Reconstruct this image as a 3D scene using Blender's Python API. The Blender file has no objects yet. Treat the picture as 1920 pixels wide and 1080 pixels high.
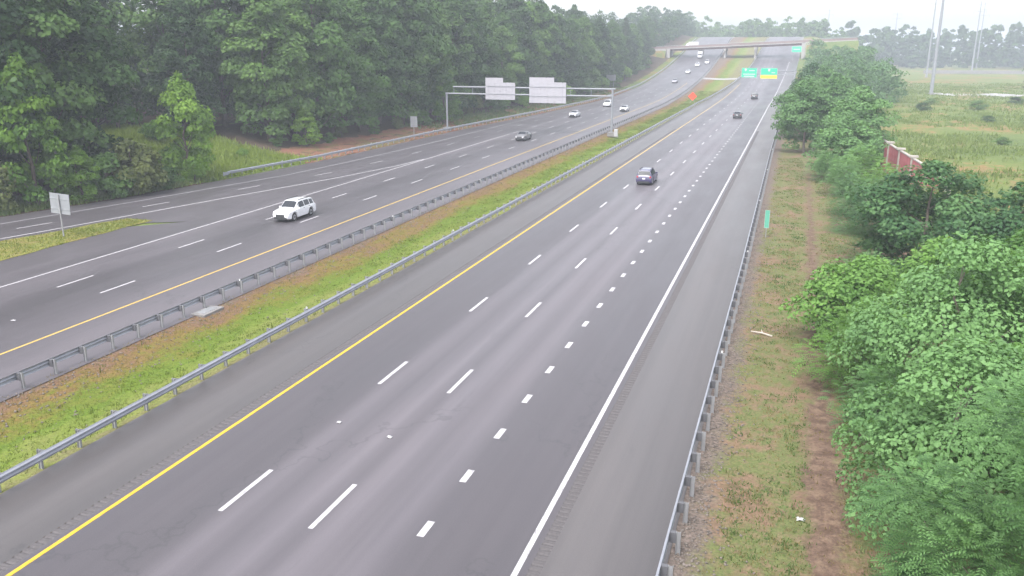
import bpy, bmesh, math, random
import numpy as np
from mathutils import Vector, Matrix

R = math.radians
rng = np.random.default_rng(11)
random.seed(11)
scene = bpy.context.scene
COL = scene.collection

# ------------------------------------------------------------------ camera
CAM_H = 15.67
cam_data = bpy.data.cameras.new('camera')
cam_data.sensor_width = 36.0
cam_data.lens = 29.72
cam_data.clip_start = 0.5
cam_data.clip_end = 6000
cam = bpy.data.objects.new('camera', cam_data)
cam.location = (0, 0, CAM_H)
cam.rotation_euler = (R(90 - 15.98), 0, R(18.26))
COL.objects.link(cam)
scene.camera = cam

# ------------------------------------------------------------------ sky, sun, exposure
SUN_ELEV, SUN_ROT = R(58), R(200)
world = bpy.data.worlds.new('World')
scene.world = world
world.use_nodes = True
wn = world.node_tree
wn.nodes.clear()
sky = wn.nodes.new('ShaderNodeTexSky')
sky.sky_type = 'NISHITA'
sky.sun_disc = False
sky.sun_elevation = SUN_ELEV
sky.sun_rotation = SUN_ROT
sky.air_density = 1.0
sky.dust_density = 3.2
sky.ozone_density = 1.0
hsv = wn.nodes.new('ShaderNodeHueSaturation')
hsv.inputs['Saturation'].default_value = 0.26
bg = wn.nodes.new('ShaderNodeBackground')
bg.inputs['Strength'].default_value = 0.15
wo = wn.nodes.new('ShaderNodeOutputWorld')
wn.links.new(sky.outputs[0], hsv.inputs['Color'])
wn.links.new(hsv.outputs[0], bg.inputs['Color'])
wn.links.new(bg.outputs[0], wo.inputs['Surface'])

sun_data = bpy.data.lights.new('sun', 'SUN')
sun_data.energy = 0.55
sun_data.angle = R(25)
sun_data.color = (1.0, 0.97, 0.93)
sun = bpy.data.objects.new('sun', sun_data)
# Nishita: rotation measured clockwise from +Y
sd = Vector((math.sin(SUN_ROT) * math.cos(SUN_ELEV), math.cos(SUN_ROT) * math.cos(SUN_ELEV), math.sin(SUN_ELEV)))
sun.rotation_euler = sd.to_track_quat('Z', 'Y').to_euler()
COL.objects.link(sun)

scene.view_settings.view_transform = 'Standard'
scene.view_settings.look = 'None'
scene.view_settings.exposure = 1.74
scene.view_settings.gamma = 1.0
scene.view_settings.use_curve_mapping = False
scene.render.engine = 'CYCLES'
scene.cycles.max_bounces = 6
scene.cycles.diffuse_bounces = 3
scene.cycles.glossy_bounces = 2
scene.cycles.transmission_bounces = 3
scene.render.resolution_x = 1024
scene.render.resolution_y = 576

# ------------------------------------------------------------------ terrain functions
KS = 0.000238
def elev(Y):
    Y = np.asarray(Y, float)
    a = np.where(Y > 230, KS * (np.minimum(Y, 490) - 230) ** 2, 0)
    t = np.clip((Y - 490) / 80, 0, 1)
    b = 0.1238 * 80 * (t - t * t / 2)
    c = np.clip((Y - 570) * 0.05, 0, 15)
    return a + b - c
def slope(Y):
    return float((elev(Y + .5) - elev(Y - .5)))
def poly(pts):
    ys = [p[0] for p in pts]; xs = [p[1] for p in pts]
    return lambda Y: np.interp(Y, ys, xs)
# lateral positions (metres) of every line along the road
lineA = poly([(0, -50.0), (600, -50.0)])
lineB = poly([(30, -68.0), (45, -65.0), (55.9, -62.0), (75.9, -57.2), (92, -53.2), (104, -50.9), (112, -50.25)])
lineC = poly([(30, -72.4), (50, -66.9), (58, -64.7), (70, -61.7), (94, -56.6), (106, -55.3), (130, -54.0), (160, -53.7), (500, -53.7)])
lineD = poly([(30, -76.4), (50, -70.3), (58, -68.1), (72, -64.6), (92, -60.4), (106, -59.1), (130, -57.8), (200, -56.6), (262, -53.6), (330, -53.2), (460, -55.2), (560, -57)])
edgeD = poly([(30, -80.0), (50, -73.6), (60, -71.0), (72, -67.6), (88, -65.2), (106, -63.3), (155, -61.6), (195, -58.6), (262, -55.2), (317, -54.8), (367, -55.7), (418, -56.8), (560, -59.5)])
railLx = poly([(88, -66.0), (106, -63.9), (155, -62.1), (195, -59.1), (262, -55.7), (317, -55.2), (367, -56.1), (418, -57.2), (560, -60)])
medL = poly([(0, -34.0), (230, -34.2), (338, -36.2), (414, -37.6), (560, -40)])
medR = poly([(0, -26.2), (240, -26.0), (274, -24.9), (340, -22.2), (400, -20.6), (560, -18.5)])
yelL = poly([(0, -38.8), (260, -38.9), (414, -40.6), (560, -42.5)])
yelR = poly([(0, -21.8), (240, -21.6), (300, -20.9), (340, -20.2), (400, -19.2), (560, -17)])
edgR = poly([(0, -7.0), (240, -7.2), (330, -6.2), (440, -4.6), (560, -3)])
railRx = poly([(0, -2.65), (60, -2.72), (130, -3.1), (240, -3.1), (330, -2.2), (440, -0.8), (560, 0.8)])

def sstep(t):
    t = np.clip(t, 0, 1); return t * t * (3 - 2 * t)
def terrain(X, Y):
    X = np.asarray(X, float); Y = np.asarray(Y, float)
    e = elev(Y)
    right = 1 - sstep((X - 5) / 42)
    z = e * right
    d = (edgeD(Y) - 2.0) - X
    bank = 3.6 * sstep(d / 26) * (X < -50)
    z = z + bank
    und = 0.35 * np.sin(X * .11 + 1.3) * np.cos(Y * .07) + .2 * np.sin(X * .31 + Y * .23)
    z = z + und * sstep((X - 6) / 15)
    sw = np.clip(1 - np.abs((X - (medL(Y) + medR(Y)) / 2) / ((medR(Y) - medL(Y)) / 2)), 0, 1)
    z = z - 0.28 * sstep(sw) * (X > -45) * (X < -15)
    z = z + 0.12 * sstep((X + 1.5) / 6) * np.sin(Y * .19 + X * .4) * (X > -2)
    return z
def tz(x, y):
    return float(terrain(x, y))

# ------------------------------------------------------------------ helpers
class MB:
    def __init__(s): s.v = []; s.f = []
    def add(s, vs, fs):
        o = len(s.v); s.v += [tuple(v) for v in vs]; s.f += [tuple(i + o for i in f) for f in fs]; return s
    def box(s, c, d, M=None):
        x, y, z = d[0] / 2, d[1] / 2, d[2] / 2
        vs = [Vector((sx * x, sy * y, sz * z)) for sz in (-1, 1) for sy in (-1, 1) for sx in (-1, 1)]
        if M: vs = [M @ v for v in vs]
        vs = [v + Vector(c) for v in vs]
        return s.add(vs, [(0, 2, 3, 1), (4, 5, 7, 6), (0, 1, 5, 4), (2, 6, 7, 3), (0, 4, 6, 2), (1, 3, 7, 5)])
    def tube(s, a, b, r0, r1=None, n=10, cap=True):
        a, b = Vector(a), Vector(b); r1 = r0 if r1 is None else r1
        d = (b - a).normalized()
        u = d.orthogonal().normalized(); w = d.cross(u)
        vs = []
        for p, r in ((a, r0), (b, r1)):
            for i in range(n):
                t = 2 * math.pi * i / n
                vs.append(p + u * math.cos(t) * r + w * math.sin(t) * r)
        fs = [(i, (i + 1) % n, n + (i + 1) % n, n + i) for i in range(n)]
        if cap: fs += [tuple(range(n))[::-1], tuple(range(n, 2 * n))]
        return s.add(vs, fs)
    def path(s, pts, rads, n=7):
        for i in range(len(pts) - 1): s.tube(pts[i], pts[i + 1], rads[i], rads[i + 1], n, True)
        return s
    def prism(s, prof, y0, y1):
        """profile in xz extruded along y"""
        n = len(prof)
        vs = [(x, y0, z) for x, z in prof] + [(x, y1, z) for x, z in prof]
        fs = [(i, (i + 1) % n, n + (i + 1) % n, n + i) for i in range(n)] + [tuple(range(n))[::-1], tuple(range(n, 2 * n))]
        return s.add(vs, fs)
    def mesh(s, name, smooth=None):
        me = bpy.data.meshes.new(name); me.from_pydata(s.v, [], s.f)
        finish(me, smooth); return me
def finish(me, smooth=None):
    bm = bmesh.new(); bm.from_mesh(me)
    bmesh.ops.recalc_face_normals(bm, faces=bm.faces)
    if smooth is not None:
        for f in bm.faces: f.smooth = True
        for e in bm.edges:
            if len(e.link_faces) == 2 and e.calc_face_angle(0) > smooth: e.smooth = False
    bm.to_mesh(me); bm.free()
def link(name, me, mat=None, parent=None, loc=None, rot=None):
    o = bpy.data.objects.new(name, me); COL.objects.link(o)
    if me is not None and mat is not None and len(me.materials) == 0: me.materials.append(mat)
    if parent: o.parent = parent
    if loc is not None: o.location = loc
    if rot is not None: o.rotation_euler = rot
    return o
def thing(name, label, cat, loc=(0, 0, 0), rotz=0, group=None):
    o = bpy.data.objects.new(name, None); COL.objects.link(o)
    o.empty_display_size = .3
    o.location = loc; o.rotation_euler = (0, 0, rotz)
    return tag(o, label, cat, group)
def tag(o, label, cat, group=None):
    o['label'] = label; o['category'] = cat
    if group: o['group'] = group
    return o
def structure(o):
    o['kind'] = 'structure'; return o
def stuff(o, label=None, cat=None):
    o['kind'] = 'stuff'
    if label: o['label'] = label
    if cat: o['category'] = cat
    return o
def np_mesh(name, V, F, mat=None, tint=None, smooth=False):
    """V (n,3), F (m,k) arrays, all faces same size"""
    me = bpy.data.meshes.new(name)
    V = np.ascontiguousarray(V, np.float32); F = np.ascontiguousarray(F, np.int32)
    m, k = F.shape
    me.vertices.add(len(V)); me.vertices.foreach_set('co', V.ravel())
    me.loops.add(m * k); me.loops.foreach_set('vertex_index', F.ravel())
    me.polygons.add(m); me.polygons.foreach_set('loop_start', np.arange(0, m * k, k, dtype=np.int32))
    try: me.polygons.foreach_set('loop_total', np.full(m, k, np.int32))
    except Exception: pass
    if smooth: me.polygons.foreach_set('use_smooth', np.ones(m, bool))
    me.update(calc_edges=True)
    if tint is not None:
        a = me.attributes.new('tint', 'FLOAT', 'POINT'); a.data.foreach_set('value', np.ascontiguousarray(tint, np.float32))
    if mat: me.materials.append(mat)
    return me

# ------------------------------------------------------------------ materials
class NT:
    def __init__(s, name):
        s.m = bpy.data.materials.new(name); s.m.use_nodes = True
        s.t = s.m.node_tree; s.t.nodes.clear()
        s.out = s.n('ShaderNodeOutputMaterial')
    def n(s, t, **kw):
        x = s.t.nodes.new(t)
        for k, v in kw.items(): setattr(x, k, v)
        return x
    def l(s, a, b): s.t.links.new(a, b)
    def coord(s, scale=(1, 1, 1), kind='Object'):
        c = s.n('ShaderNodeTexCoord'); mp = s.n('ShaderNodeMapping'); mp.inputs['Scale'].default_value = scale
        if kind == 'World':
            g = s.n('ShaderNodeNewGeometry'); s.l(g.outputs['Position'], mp.inputs[0])
        else: s.l(c.outputs[kind], mp.inputs[0])
        return mp.outputs[0]
    def noise(s, vec, scale, detail=4, rough=.55):
        x = s.n('ShaderNodeTexNoise'); x.inputs['Scale'].default_value = scale; x.inputs['Detail'].default_value = detail
        x.inputs['Roughness'].default_value = rough
        s.l(vec, x.inputs['Vector']); return x.outputs[0]
    def ramp(s, fac, stops, interp='LINEAR'):
        r = s.n('ShaderNodeValToRGB'); cr = r.color_ramp; cr.interpolation = interp
        while len(cr.elements) < len(stops): cr.elements.new(.5)
        for e, (p, c) in zip(cr.elements, stops):
            e.position = p; e.color = (*c, 1) if len(c) == 3 else c
        s.l(fac, r.inputs[0]); return r.outputs[0]
    def mix(s, fac, a, b, mode='MIX'):
        x = s.n('ShaderNodeMix'); x.data_type = 'RGBA'; x.blend_type = mode
        for inp, v in ((x.inputs[0], fac), (x.inputs[6], a), (x.inputs[7], b)):
            if hasattr(v, 'links') or hasattr(v, 'is_linked'): s.l(v, inp)
            elif isinstance(v, (int, float)): inp.default_value = v
            else: inp.default_value = (*v, 1)
        return x.outputs[2]
    def math(s, op, a, b=0.0):
        x = s.n('ShaderNodeMath', operation=op)
        for i, v in enumerate((a, b)):
            if isinstance(v, (int, float)): x.inputs[i].default_value = v
            else: s.l(v, x.inputs[i])
        return x.outputs[0]
    def bsdf(s, color, rough=.6, metal=0, spec=.5, bump=None, bs=.3, bd=.02, coat=0):
        b = s.n('ShaderNodeBsdfPrincipled')
        if isinstance(color, (tuple, list)): b.inputs['Base Color'].default_value = (*color, 1)
        else: s.l(color, b.inputs['Base Color'])
        if isinstance(rough, (int, float)): b.inputs['Roughness'].default_value = rough
        else: s.l(rough, b.inputs['Roughness'])
        b.inputs['Metallic'].default_value = metal
        b.inputs['Specular IOR Level'].default_value = spec
        b.inputs['Coat Weight'].default_value = coat
        b.inputs['Coat Roughness'].default_value = .08
        if bump is not None:
            bp = s.n('ShaderNodeBump'); bp.inputs['Strength'].default_value = bs; bp.inputs['Distance'].default_value = bd
            s.l(bump, bp.inputs['Height']); s.l(bp.outputs[0], b.inputs['Normal'])
        s.l(b.outputs[0], s.out.inputs['Surface'])
        return b

def plain(name, c, rough=.5, metal=0, var=.12, scale=3, spec=.5, coat=0):
    t = NT(name); v = t.coord()
    n = t.noise(v, scale, 4)
    col = t.ramp(n, [(.25, tuple(x * (1 - var) for x in c)), (.75, tuple(min(1, x * (1 + var)) for x in c))])
    t.bsdf(col, rough, metal, spec, coat=coat); return t.m

def road_mat(name, x0, x1, stops, tone=(1, 1, 1)):
    """asphalt: worn wheel paths and old seams run along the road"""
    t = NT(name)
    pos = t.coord(kind='World')
    sep = t.n('ShaderNodeSeparateXYZ'); t.l(pos, sep.inputs[0])
    wob = t.noise(t.coord((.05, .02, .05), 'World'), 1.0, 3)
    xx = t.math('ADD', sep.outputs[0], t.math('MULTIPLY', t.math('SUBTRACT', wob, .5), .9))
    fac = t.math('DIVIDE', t.math('SUBTRACT', xx, x0), x1 - x0)
    base = t.ramp(fac, [(p, (v * tone[0] * .82, v * tone[1] * .82, v * tone[2] * .82)) for p, v in stops])
    streak = t.noise(t.coord((2.2, .03, 1), 'World'), 1.0, 5, .6)
    c = t.mix(1.0, base, t.ramp(streak, [(.3, (.92, .92, .925)), (.7, (1.08, 1.08, 1.075))]), 'MULTIPLY')
    patch = t.noise(t.coord((.35, .06, 1), 'World'), 1.0, 4)
    c = t.mix(1.0, c, t.ramp(patch, [(.3, (.9, .9, .905)), (.72, (1.1, 1.095, 1.09))]), 'MULTIPLY')
    fine = t.noise(t.coord(kind='World'), 22, 3, .7)
    c = t.mix(1.0, c, t.ramp(fine, [(.3, (.86, .86, .86)), (.7, (1.13, 1.13, 1.13))]), 'MULTIPLY')
    # sealed cracks and joints, thin and irregular
    vo = t.n('ShaderNodeTexVoronoi', feature='DISTANCE_TO_EDGE'); vo.inputs['Scale'].default_value = 1.0
    wv = t.n('ShaderNodeMix'); wv.data_type = 'RGBA'; wv.blend_type = 'ADD'; wv.inputs[0].default_value = .35
    t.l(t.coord((.12, .05, 1), 'World'), wv.inputs[6]); nz = t.n('ShaderNodeTexNoise'); nz.inputs['Scale'].default_value = .8; nz.inputs['Detail'].default_value = 5
    t.l(t.coord(kind='World'), nz.inputs['Vector']); t.l(nz.outputs[1], wv.inputs[7]); t.l(wv.outputs[2], vo.inputs['Vector'])
    crack = t.ramp(vo.outputs[0], [(.0, (1, 1, 1)), (.010, (0, 0, 0))])
    cm = t.math('MULTIPLY', crack, t.math('MULTIPLY', t.math('GREATER_THAN', t.noise(t.coord((.08, .03, 1), 'World'), 1.0, 2), .52), .38))
    c = t.mix(cm, c, (.03, .03, .032))
    # stains
    st = t.noise(t.coord((1.3, .22, 1), 'World'), 1.0, 6, .7)
    c = t.mix(t.ramp(st, [(.60, (0, 0, 0)), (.75, (.35, .35, .35))]), c, (.045, .043, .046))
    rough = t.ramp(patch, [(.3, (.40,) * 3), (.7, (.52,) * 3)])
    t.bsdf(c, rough, spec=.55, bump=t.noise(t.coord(kind='World'), 40, 3), bs=.35, bd=.01)
    return t.m

PK = (1.16, 1.03, 1.15)
def stops_from(x0, x1, pts): return [((x - x0) / (x1 - x0), v) for x, v in pts]
M = {}
M['road_right'] = road_mat('asphalt_right', -23, -6, stops_from(-23, -6, [
    (-22.4, .082), (-21, .072), (-18.9, .068), (-18.1, .072), (-17.3, .112), (-16.3, .086), (-15.2, .122), (-14.4, .088), (-13.5, .124), (-12.6, .094),
    (-11.6, .116), (-10.7, .080), (-9.6, .070), (-7.2, .068), (-6.3, .074)]), PK)
M['road_left'] = road_mat('asphalt_left', -60, -34, stops_from(-60, -34, [
    (-59, .082), (-54, .086), (-51, .084), (-49.8, .108), (-48.6, .090), (-46.8, .084), (-45.4, .064), (-43.6, .070), (-42.4, .076), (-40.6, .084), (-39.2, .09), (-37.5, .106), (-34.5, .11)]), PK)
M['ramp'] = road_mat('asphalt_ramp', -80, -48, stops_from(-80, -48, [(-79, .085), (-66, .075), (-60, .08), (-55, .09), (-50, .094)]), PK)
M['shoulder'] = road_mat('asphalt_shoulder', -30, 0, stops_from(-30, 0, [(-27, .080), (-24, .082), (-22.4, .074), (-7, .078), (-5.4, .098), (-4.4, .084), (-2.6, .078)]), (1.20, 1.08, 1.09))

def paint(name, c, wear=.5):
    t = NT(name); v = t.coord(kind='World')
    n = t.noise(t.coord((3, .8, 1), 'World'), 3, 7, .8)
    col = t.ramp(n, [(.33, tuple(x * wear for x in c)), (.47, tuple(x * .85 for x in c)), (.6, c)])
    t.bsdf(col, .55); return t.m
M['white_paint'] = paint('white_paint', (.48, .46, .48), .35)
M['faded_paint'] = paint('faded_paint', (.40, .39, .41), .4)
M['yellow_paint'] = paint('yellow_paint', (.58, .37, .02), .55)
M['yellow_pale'] = paint('yellow_pale_paint', (.56, .37, .09), .6)
M['rumble'] = plain('milled_asphalt', (.082, .074, .076), .8, scale=12, var=.3)

def ground_mat(name, pal, s1=.35, s2=2.5, s3=9, bump=.5):
    pal = [(p, tuple(x * .84 for x in c)) for p, c in pal]
    t = NT(name); v = t.coord(kind='World')
    a = t.noise(v, s1, 5, .6); b = t.noise(v, s2, 5, .65); c = t.noise(v, s3, 3, .7)
    m = t.math('ADD', t.math('MULTIPLY', a, .62), t.math('MULTIPLY', b, .38))
    col = t.ramp(m, pal)
    col = t.mix(1.0, col, t.ramp(c, [(.3, (.66, .66, .64)), (.7, (1.25, 1.22, 1.2))]), 'MULTIPLY')
    t.bsdf(col, .95, spec=.15, bump=t.math('ADD', b, c), bs=.6, bd=bump * .2)
    return t.m
M['field'] = ground_mat('field_grass', [(.33, (.09, .13, .04)), (.43, (.12, .17, .045)), (.52, (.15, .19, .05)), (.575, (.28, .17, .08)), (.64, (.13, .17, .045))], .045, .5, 3)
M['forest_floor'] = ground_mat('forest_floor', [(.3, (.05, .055, .03)), (.45, (.09, .07, .045)), (.6, (.12, .085, .06))], .2, 1.5, 6)
M['median'] = ground_mat('median_turf', [(.36, (.25, .14, .09)), (.44, (.22, .15, .06)), (.5, (.15, .17, .03)), (.56, (.17, .20, .03)), (.62, (.23, .16, .07)), (.68, (.25, .19, .11))], .22, 1.6, 8)
M['verge'] = ground_mat('verge_soil', [(.34, (.13, .10, .055)), (.45, (.22, .14, .09)), (.52, (.17, .16, .07)), (.6, (.12, .17, .05)), (.7, (.24, .17, .115))], .35, 1.9, 9)
def verge_mat():
    t = NT('verge_ground'); v = t.coord(kind='World')
    sep = t.n('ShaderNodeSeparateXYZ'); t.l(v, sep.inputs[0])
    a = t.noise(v, .3, 5, .6); b = t.noise(v, 1.9, 5, .65); c = t.noise(v, 9, 3, .7)
    m = t.math('ADD', t.math('MULTIPLY', a, .6), t.math('MULTIPLY', b, .4))
    soil = t.ramp(m, [(.34, (.12, .095, .055)), (.42, (.20, .13, .09)), (.48, (.155, .13, .07)), (.54, (.115, .14, .05)), (.6, (.155, .135, .07)), (.68, (.22, .155, .11))])
    grav = t.ramp(t.noise(v, 6, 5, .7), [(.35, (.09, .075, .065)), (.5, (.15, .12, .105)), (.65, (.2, .165, .145))])
    path = t.ramp(b, [(.35, (.095, .063, .046)), (.5, (.135, .09, .068)), (.65, (.20, .14, .10))])
    wob = t.math('ADD', t.math('MULTIPLY', t.math('SUBTRACT', t.noise(v, .45, 6, .75), .5), 2.6), t.math('MULTIPLY', t.math('SUBTRACT', c, .5), .8))
    xx = t.math('ADD', sep.outputs[0], wob)
    gm = t.ramp(t.math('MULTIPLY', t.math('ADD', xx, 3.0), .2), [(.17, (1, 1, 1)), (.32, (0, 0, 0))])
    d = t.math('ABSOLUTE', t.math('SUBTRACT', xx, 2.15)); d = t.math('ADD', d, t.math('MULTIPLY', sep.outputs[1], .006))
    pm = t.ramp(d, [(.55, (1, 1, 1)), (1.2, (0, 0, 0))])
    col = t.mix(pm, t.mix(gm, soil, grav), path)
    col = t.mix(1.0, col, t.ramp(c, [(.3, (.7, .7, .68)), (.7, (1.22, 1.2, 1.18))]), 'MULTIPLY')
    t.bsdf(col, .95, spec=.15, bump=t.math('ADD', b, c), bs=.6, bd=.08); return t.m
M['verge'] = verge_mat()
def median_mat():
    t = NT('median_ground'); v = t.coord(kind='World')
    sep = t.n('ShaderNodeSeparateXYZ'); t.l(v, sep.inputs[0])
    a = t.noise(t.coord((.5, .16, 1), 'World'), 1.0, 5, .65); b = t.noise(v, 1.7, 5, .65); c = t.noise(v, 9, 3, .7)
    xx = t.math('DIVIDE', t.math('ADD', sep.outputs[0], 34.3), 8.1)
    f = t.math('ADD', xx, t.math('ADD', t.math('MULTIPLY', t.math('SUBTRACT', a, .5), .95), t.math('MULTIPLY', t.math('SUBTRACT', b, .5), .4)))
    col = t.ramp(f, [(.0, (.15, .115, .09)), (.16, (.165, .10, .065)), (.28, (.17, .12, .04)), (.40, (.125, .145, .025)), (.55, (.10, .155, .02)), (.72, (.14, .18, .035)), (.88, (.17, .19, .055)), (1.0, (.16, .15, .07))])
    col = t.mix(1.0, col, t.ramp(c, [(.3, (.62, .62, .6)), (.7, (1.3, 1.28, 1.22))]), 'MULTIPLY')
    t.bsdf(col, .95, spec=.15, bump=t.math('ADD', b, c), bs=.7, bd=.1); return t.m
M['median'] = median_mat()
M['gravel'] = ground_mat('gravel', [(.35, (.17, .15, .14)), (.5, (.24, .21, .19)), (.65, (.30, .26, .24))], .9, 6, 28, .3)
M['path'] = ground_mat('trodden_soil', [(.35, (.085, .055, .038)), (.5, (.115, .072, .052)), (.65, (.16, .11, .075))], .7, 3, 14)
M['red_soil'] = ground_mat('red_clay', [(.35, (.20, .09, .06)), (.47, (.26, .13, .09)), (.55, (.2, .15, .07)), (.63, (.14, .16, .05))], .16, 1.1, 7)
M['clearing'] = ground_mat('clearing_grass', [(.35, (.13, .2, .035)), (.5, (.18, .24, .04)), (.65, (.22, .22, .07))], .12, 1.2, 6)
M['gore'] = ground_mat('gore_turf', [(.35, (.15, .19, .04)), (.5, (.2, .2, .05)), (.63, (.25, .19, .08))], .3, 1.6, 8)
M['concrete'] = plain('concrete', (.20, .19, .185), .85, var=.18, scale=1.2)
M['pale_gravel'] = plain('pale_gravel', (.30, .29, .29), .95, var=.15, scale=2)

def leaf_mat(name, dark, light, trans=.3, world_scale=.35, rough=.55):
    t = NT(name)
    at = t.n('ShaderNodeAttribute', attribute_name='tint')
    oi = t.n('ShaderNodeObjectInfo')
    v = t.coord(kind='World')
    n = t.noise(v, world_scale, 3)
    f = t.math('ADD', t.math('MULTIPLY', at.outputs['Fac'], .55), t.math('MULTIPLY', t.math('SUBTRACT', n, .5), .9))
    f = t.math('ADD', f, t.math('MULTIPLY', t.math('SUBTRACT', oi.outputs['Random'], .5), .6))
    f = t.math('ADD', f, .22)
    c = t.ramp(f, [(.1, tuple(x * .82 for x in dark)), (.9, tuple(x * .82 for x in light))])
    d = t.n('ShaderNodeBsdfPrincipled'); t.l(c, d.inputs['Base Color']); d.inputs['Roughness'].default_value = rough
    d.inputs['Specular IOR Level'].default_value = .25
    tr = t.n('ShaderNodeBsdfTranslucent'); t.l(t.mix(1.0, c, (1.25, 1.2, .6), 'MULTIPLY'), tr.inputs['Color'])
    mx = t.n('ShaderNodeMixShader'); mx.inputs[0].default_value = trans
    t.l(d.outputs[0], mx.inputs[1]); t.l(tr.outputs[0], mx.inputs[2]); t.l(mx.outputs[0], t.out.inputs['Surface'])
    return t.m
M['grass_bright'] = leaf_mat('meadow_blade', (.13, .20, .03), (.29, .38, .06), .25, .3)
M['field_blade'] = leaf_mat('field_blade', (.075, .14, .03), (.19, .25, .06), .2, .09)
M['leaf_dark'] = leaf_mat('forest_leaf', (.022, .060, .016), (.105, .21, .05))
M['leaf_mid'] = leaf_mat('woodland_leaf', (.032, .085, .02), (.15, .27, .06))
M['leaf_pine'] = leaf_mat('pine_needle', (.02, .042, .018), (.06, .105, .04))
M['leaf_bright'] = leaf_mat('sapling_leaf', (.075, .17, .02), (.24, .41, .05))
M['leaf_olive'] = leaf_mat('bush_leaf', (.06, .095, .025), (.17, .20, .06))
M['leaf_frond'] = leaf_mat('frond_leaf', (.042, .115, .04), (.20, .37, .13), .3, .5)
M['leaf_frond2'] = leaf_mat('frond_leaf_bright', (.05, .14, .028), (.185, .35, .075), .3, .5)
M['grass'] = leaf_mat('grass_blade', (.09, .13, .02), (.21, .25, .035), .25, .4)
M['grass_dry'] = leaf_mat('dry_grass_blade', (.12, .13, .04), (.30, .24, .10), .2, .6)
M['weed'] = leaf_mat('weed_leaf', (.10, .165, .05), (.25, .31, .10), .3, .5)
M['bark'] = plain('bark', (.085, .065, .05), .9, var=.4, scale=6)
M['bark_pale'] = plain('bark_pale', (.17, .14, .115), .9, var=.3, scale=6)

def steel(name, c, rough, metal, var=.15):
    t = NT(name); v = t.coord(kind='World'); n = t.noise(v, 1.5, 6, .7)
    col = t.ramp(n, [(.3, tuple(x * (1 - var) for x in c)), (.7, tuple(x * (1 + var) for x in c))])
    t.bsdf(col, rough, metal); return t.m
M['galv'] = steel('galvanised_steel', (.31, .32, .36), .5, .35)
M['galv_post'] = steel('galvanised_post', (.27, .27, .28), .6, .2)
M['block'] = plain('dark_blockout', (.10, .10, .11), .8)
M['galv_dark'] = steel('dull_steel', (.30, .31, .33), .6, .2)
M['alu'] = steel('sign_back_aluminium', (.38, .37, .405), .6, .1, .06)
M['alu_dull'] = steel('dull_sign_back', (.25, .26, .28), .6, .1, .08)
M['pole'] = steel('pole_steel', (.24, .25, .275), .6, .1)
M['sign_green'] = plain('sign_green', (.01, .46, .27), .5, var=.08)
M['marker_green'] = plain('marker_green', (.10, .36, .26), .45, var=.1)
M['sign_white'] = plain('sign_white', (.5, .5, .5), .5, var=.05)
M['sign_yellow'] = plain('sign_yellow', (.85, .62, .03), .5, var=.05)
M['sign_black'] = plain('sign_black', (.03, .03, .03), .5, var=.05)
M['orange'] = plain('fluorescent_orange', (.95, .07, .015), .5, var=.05)
M['brick'] = None
M['bridge_con'] = plain('bridge_concrete', (.34, .32, .31), .85, var=.15, scale=.4)
M['parapet'] = plain('brown_parapet', (.20, .145, .135), .85, var=.15, scale=.4)
M['girder'] = plain('weathering_steel', (.13, .075, .06), .8, var=.3, scale=.6)
M['glass'] = plain('car_glass', (.02, .023, .03), .22, var=.1, spec=.3)
M['tyre'] = plain('tyre_rubber', (.025, .025, .026), .85)
M['rim'] = plain('alloy_rim', (.42, .42, .44), .35, .7)
M['lamp'] = plain('headlight_lens', (.75, .77, .8), .1, var=.05, spec=.8)
M['tail'] = plain('tail_lens', (.35, .02, .02), .2, var=.1)
M['trim'] = plain('black_trim', (.03, .03, .032), .6)
M['plate'] = plain('number_plate', (.7, .7, .72), .5, var=.05)
def car_paint(name, c, rough=.28):
    t = NT(name); v = t.coord(); n = t.noise(v, 1.2, 4)
    col = t.ramp(n, [(.3, tuple(x * .93 for x in c)), (.7, tuple(min(1, x * 1.05) for x in c))])
    t.bsdf(col, rough, .0, .5, coat=.6); return t.m

# ================================================================== THE SETTING
YS = np.concatenate([np.arange(-40, 600, 4.0), np.array([600, 620, 640, 670, 700, 740, 790, 850, 930, 1030, 1150, 1300, 1500, 1750, 2050, 2400, 2800])])
def grid_mesh(name, XX, YY, ZZ, mat):
    ny, nx = XX.shape
    V = np.stack([XX, YY, ZZ], -1).reshape(-1, 3)
    idx = np.arange(ny * nx).reshape(ny, nx)
    F = np.stack([idx[:-1, :-1], idx[:-1, 1:], idx[1:, 1:], idx[1:, :-1]], -1).reshape(-1, 4)
    return np_mesh(name, V, F, mat, smooth=True)

xs = np.concatenate([np.array([-1500, -1200, -950, -750, -600, -480, -380, -300, -250, -210, -180, -160]), np.arange(-145, -70, 3.0), np.arange(-70, 12, 1.0), np.arange(12, 60, 3.0),
                     np.array([64, 70, 80, 95, 115, 140, 170, 210, 260, 330, 420, 540, 700, 900, 1150, 1500])])
XX, YY = np.meshgrid(xs, YS)
structure(link('ground', grid_mesh('ground', XX, YY, terrain(XX, YY) - .05, M['field'])))

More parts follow.
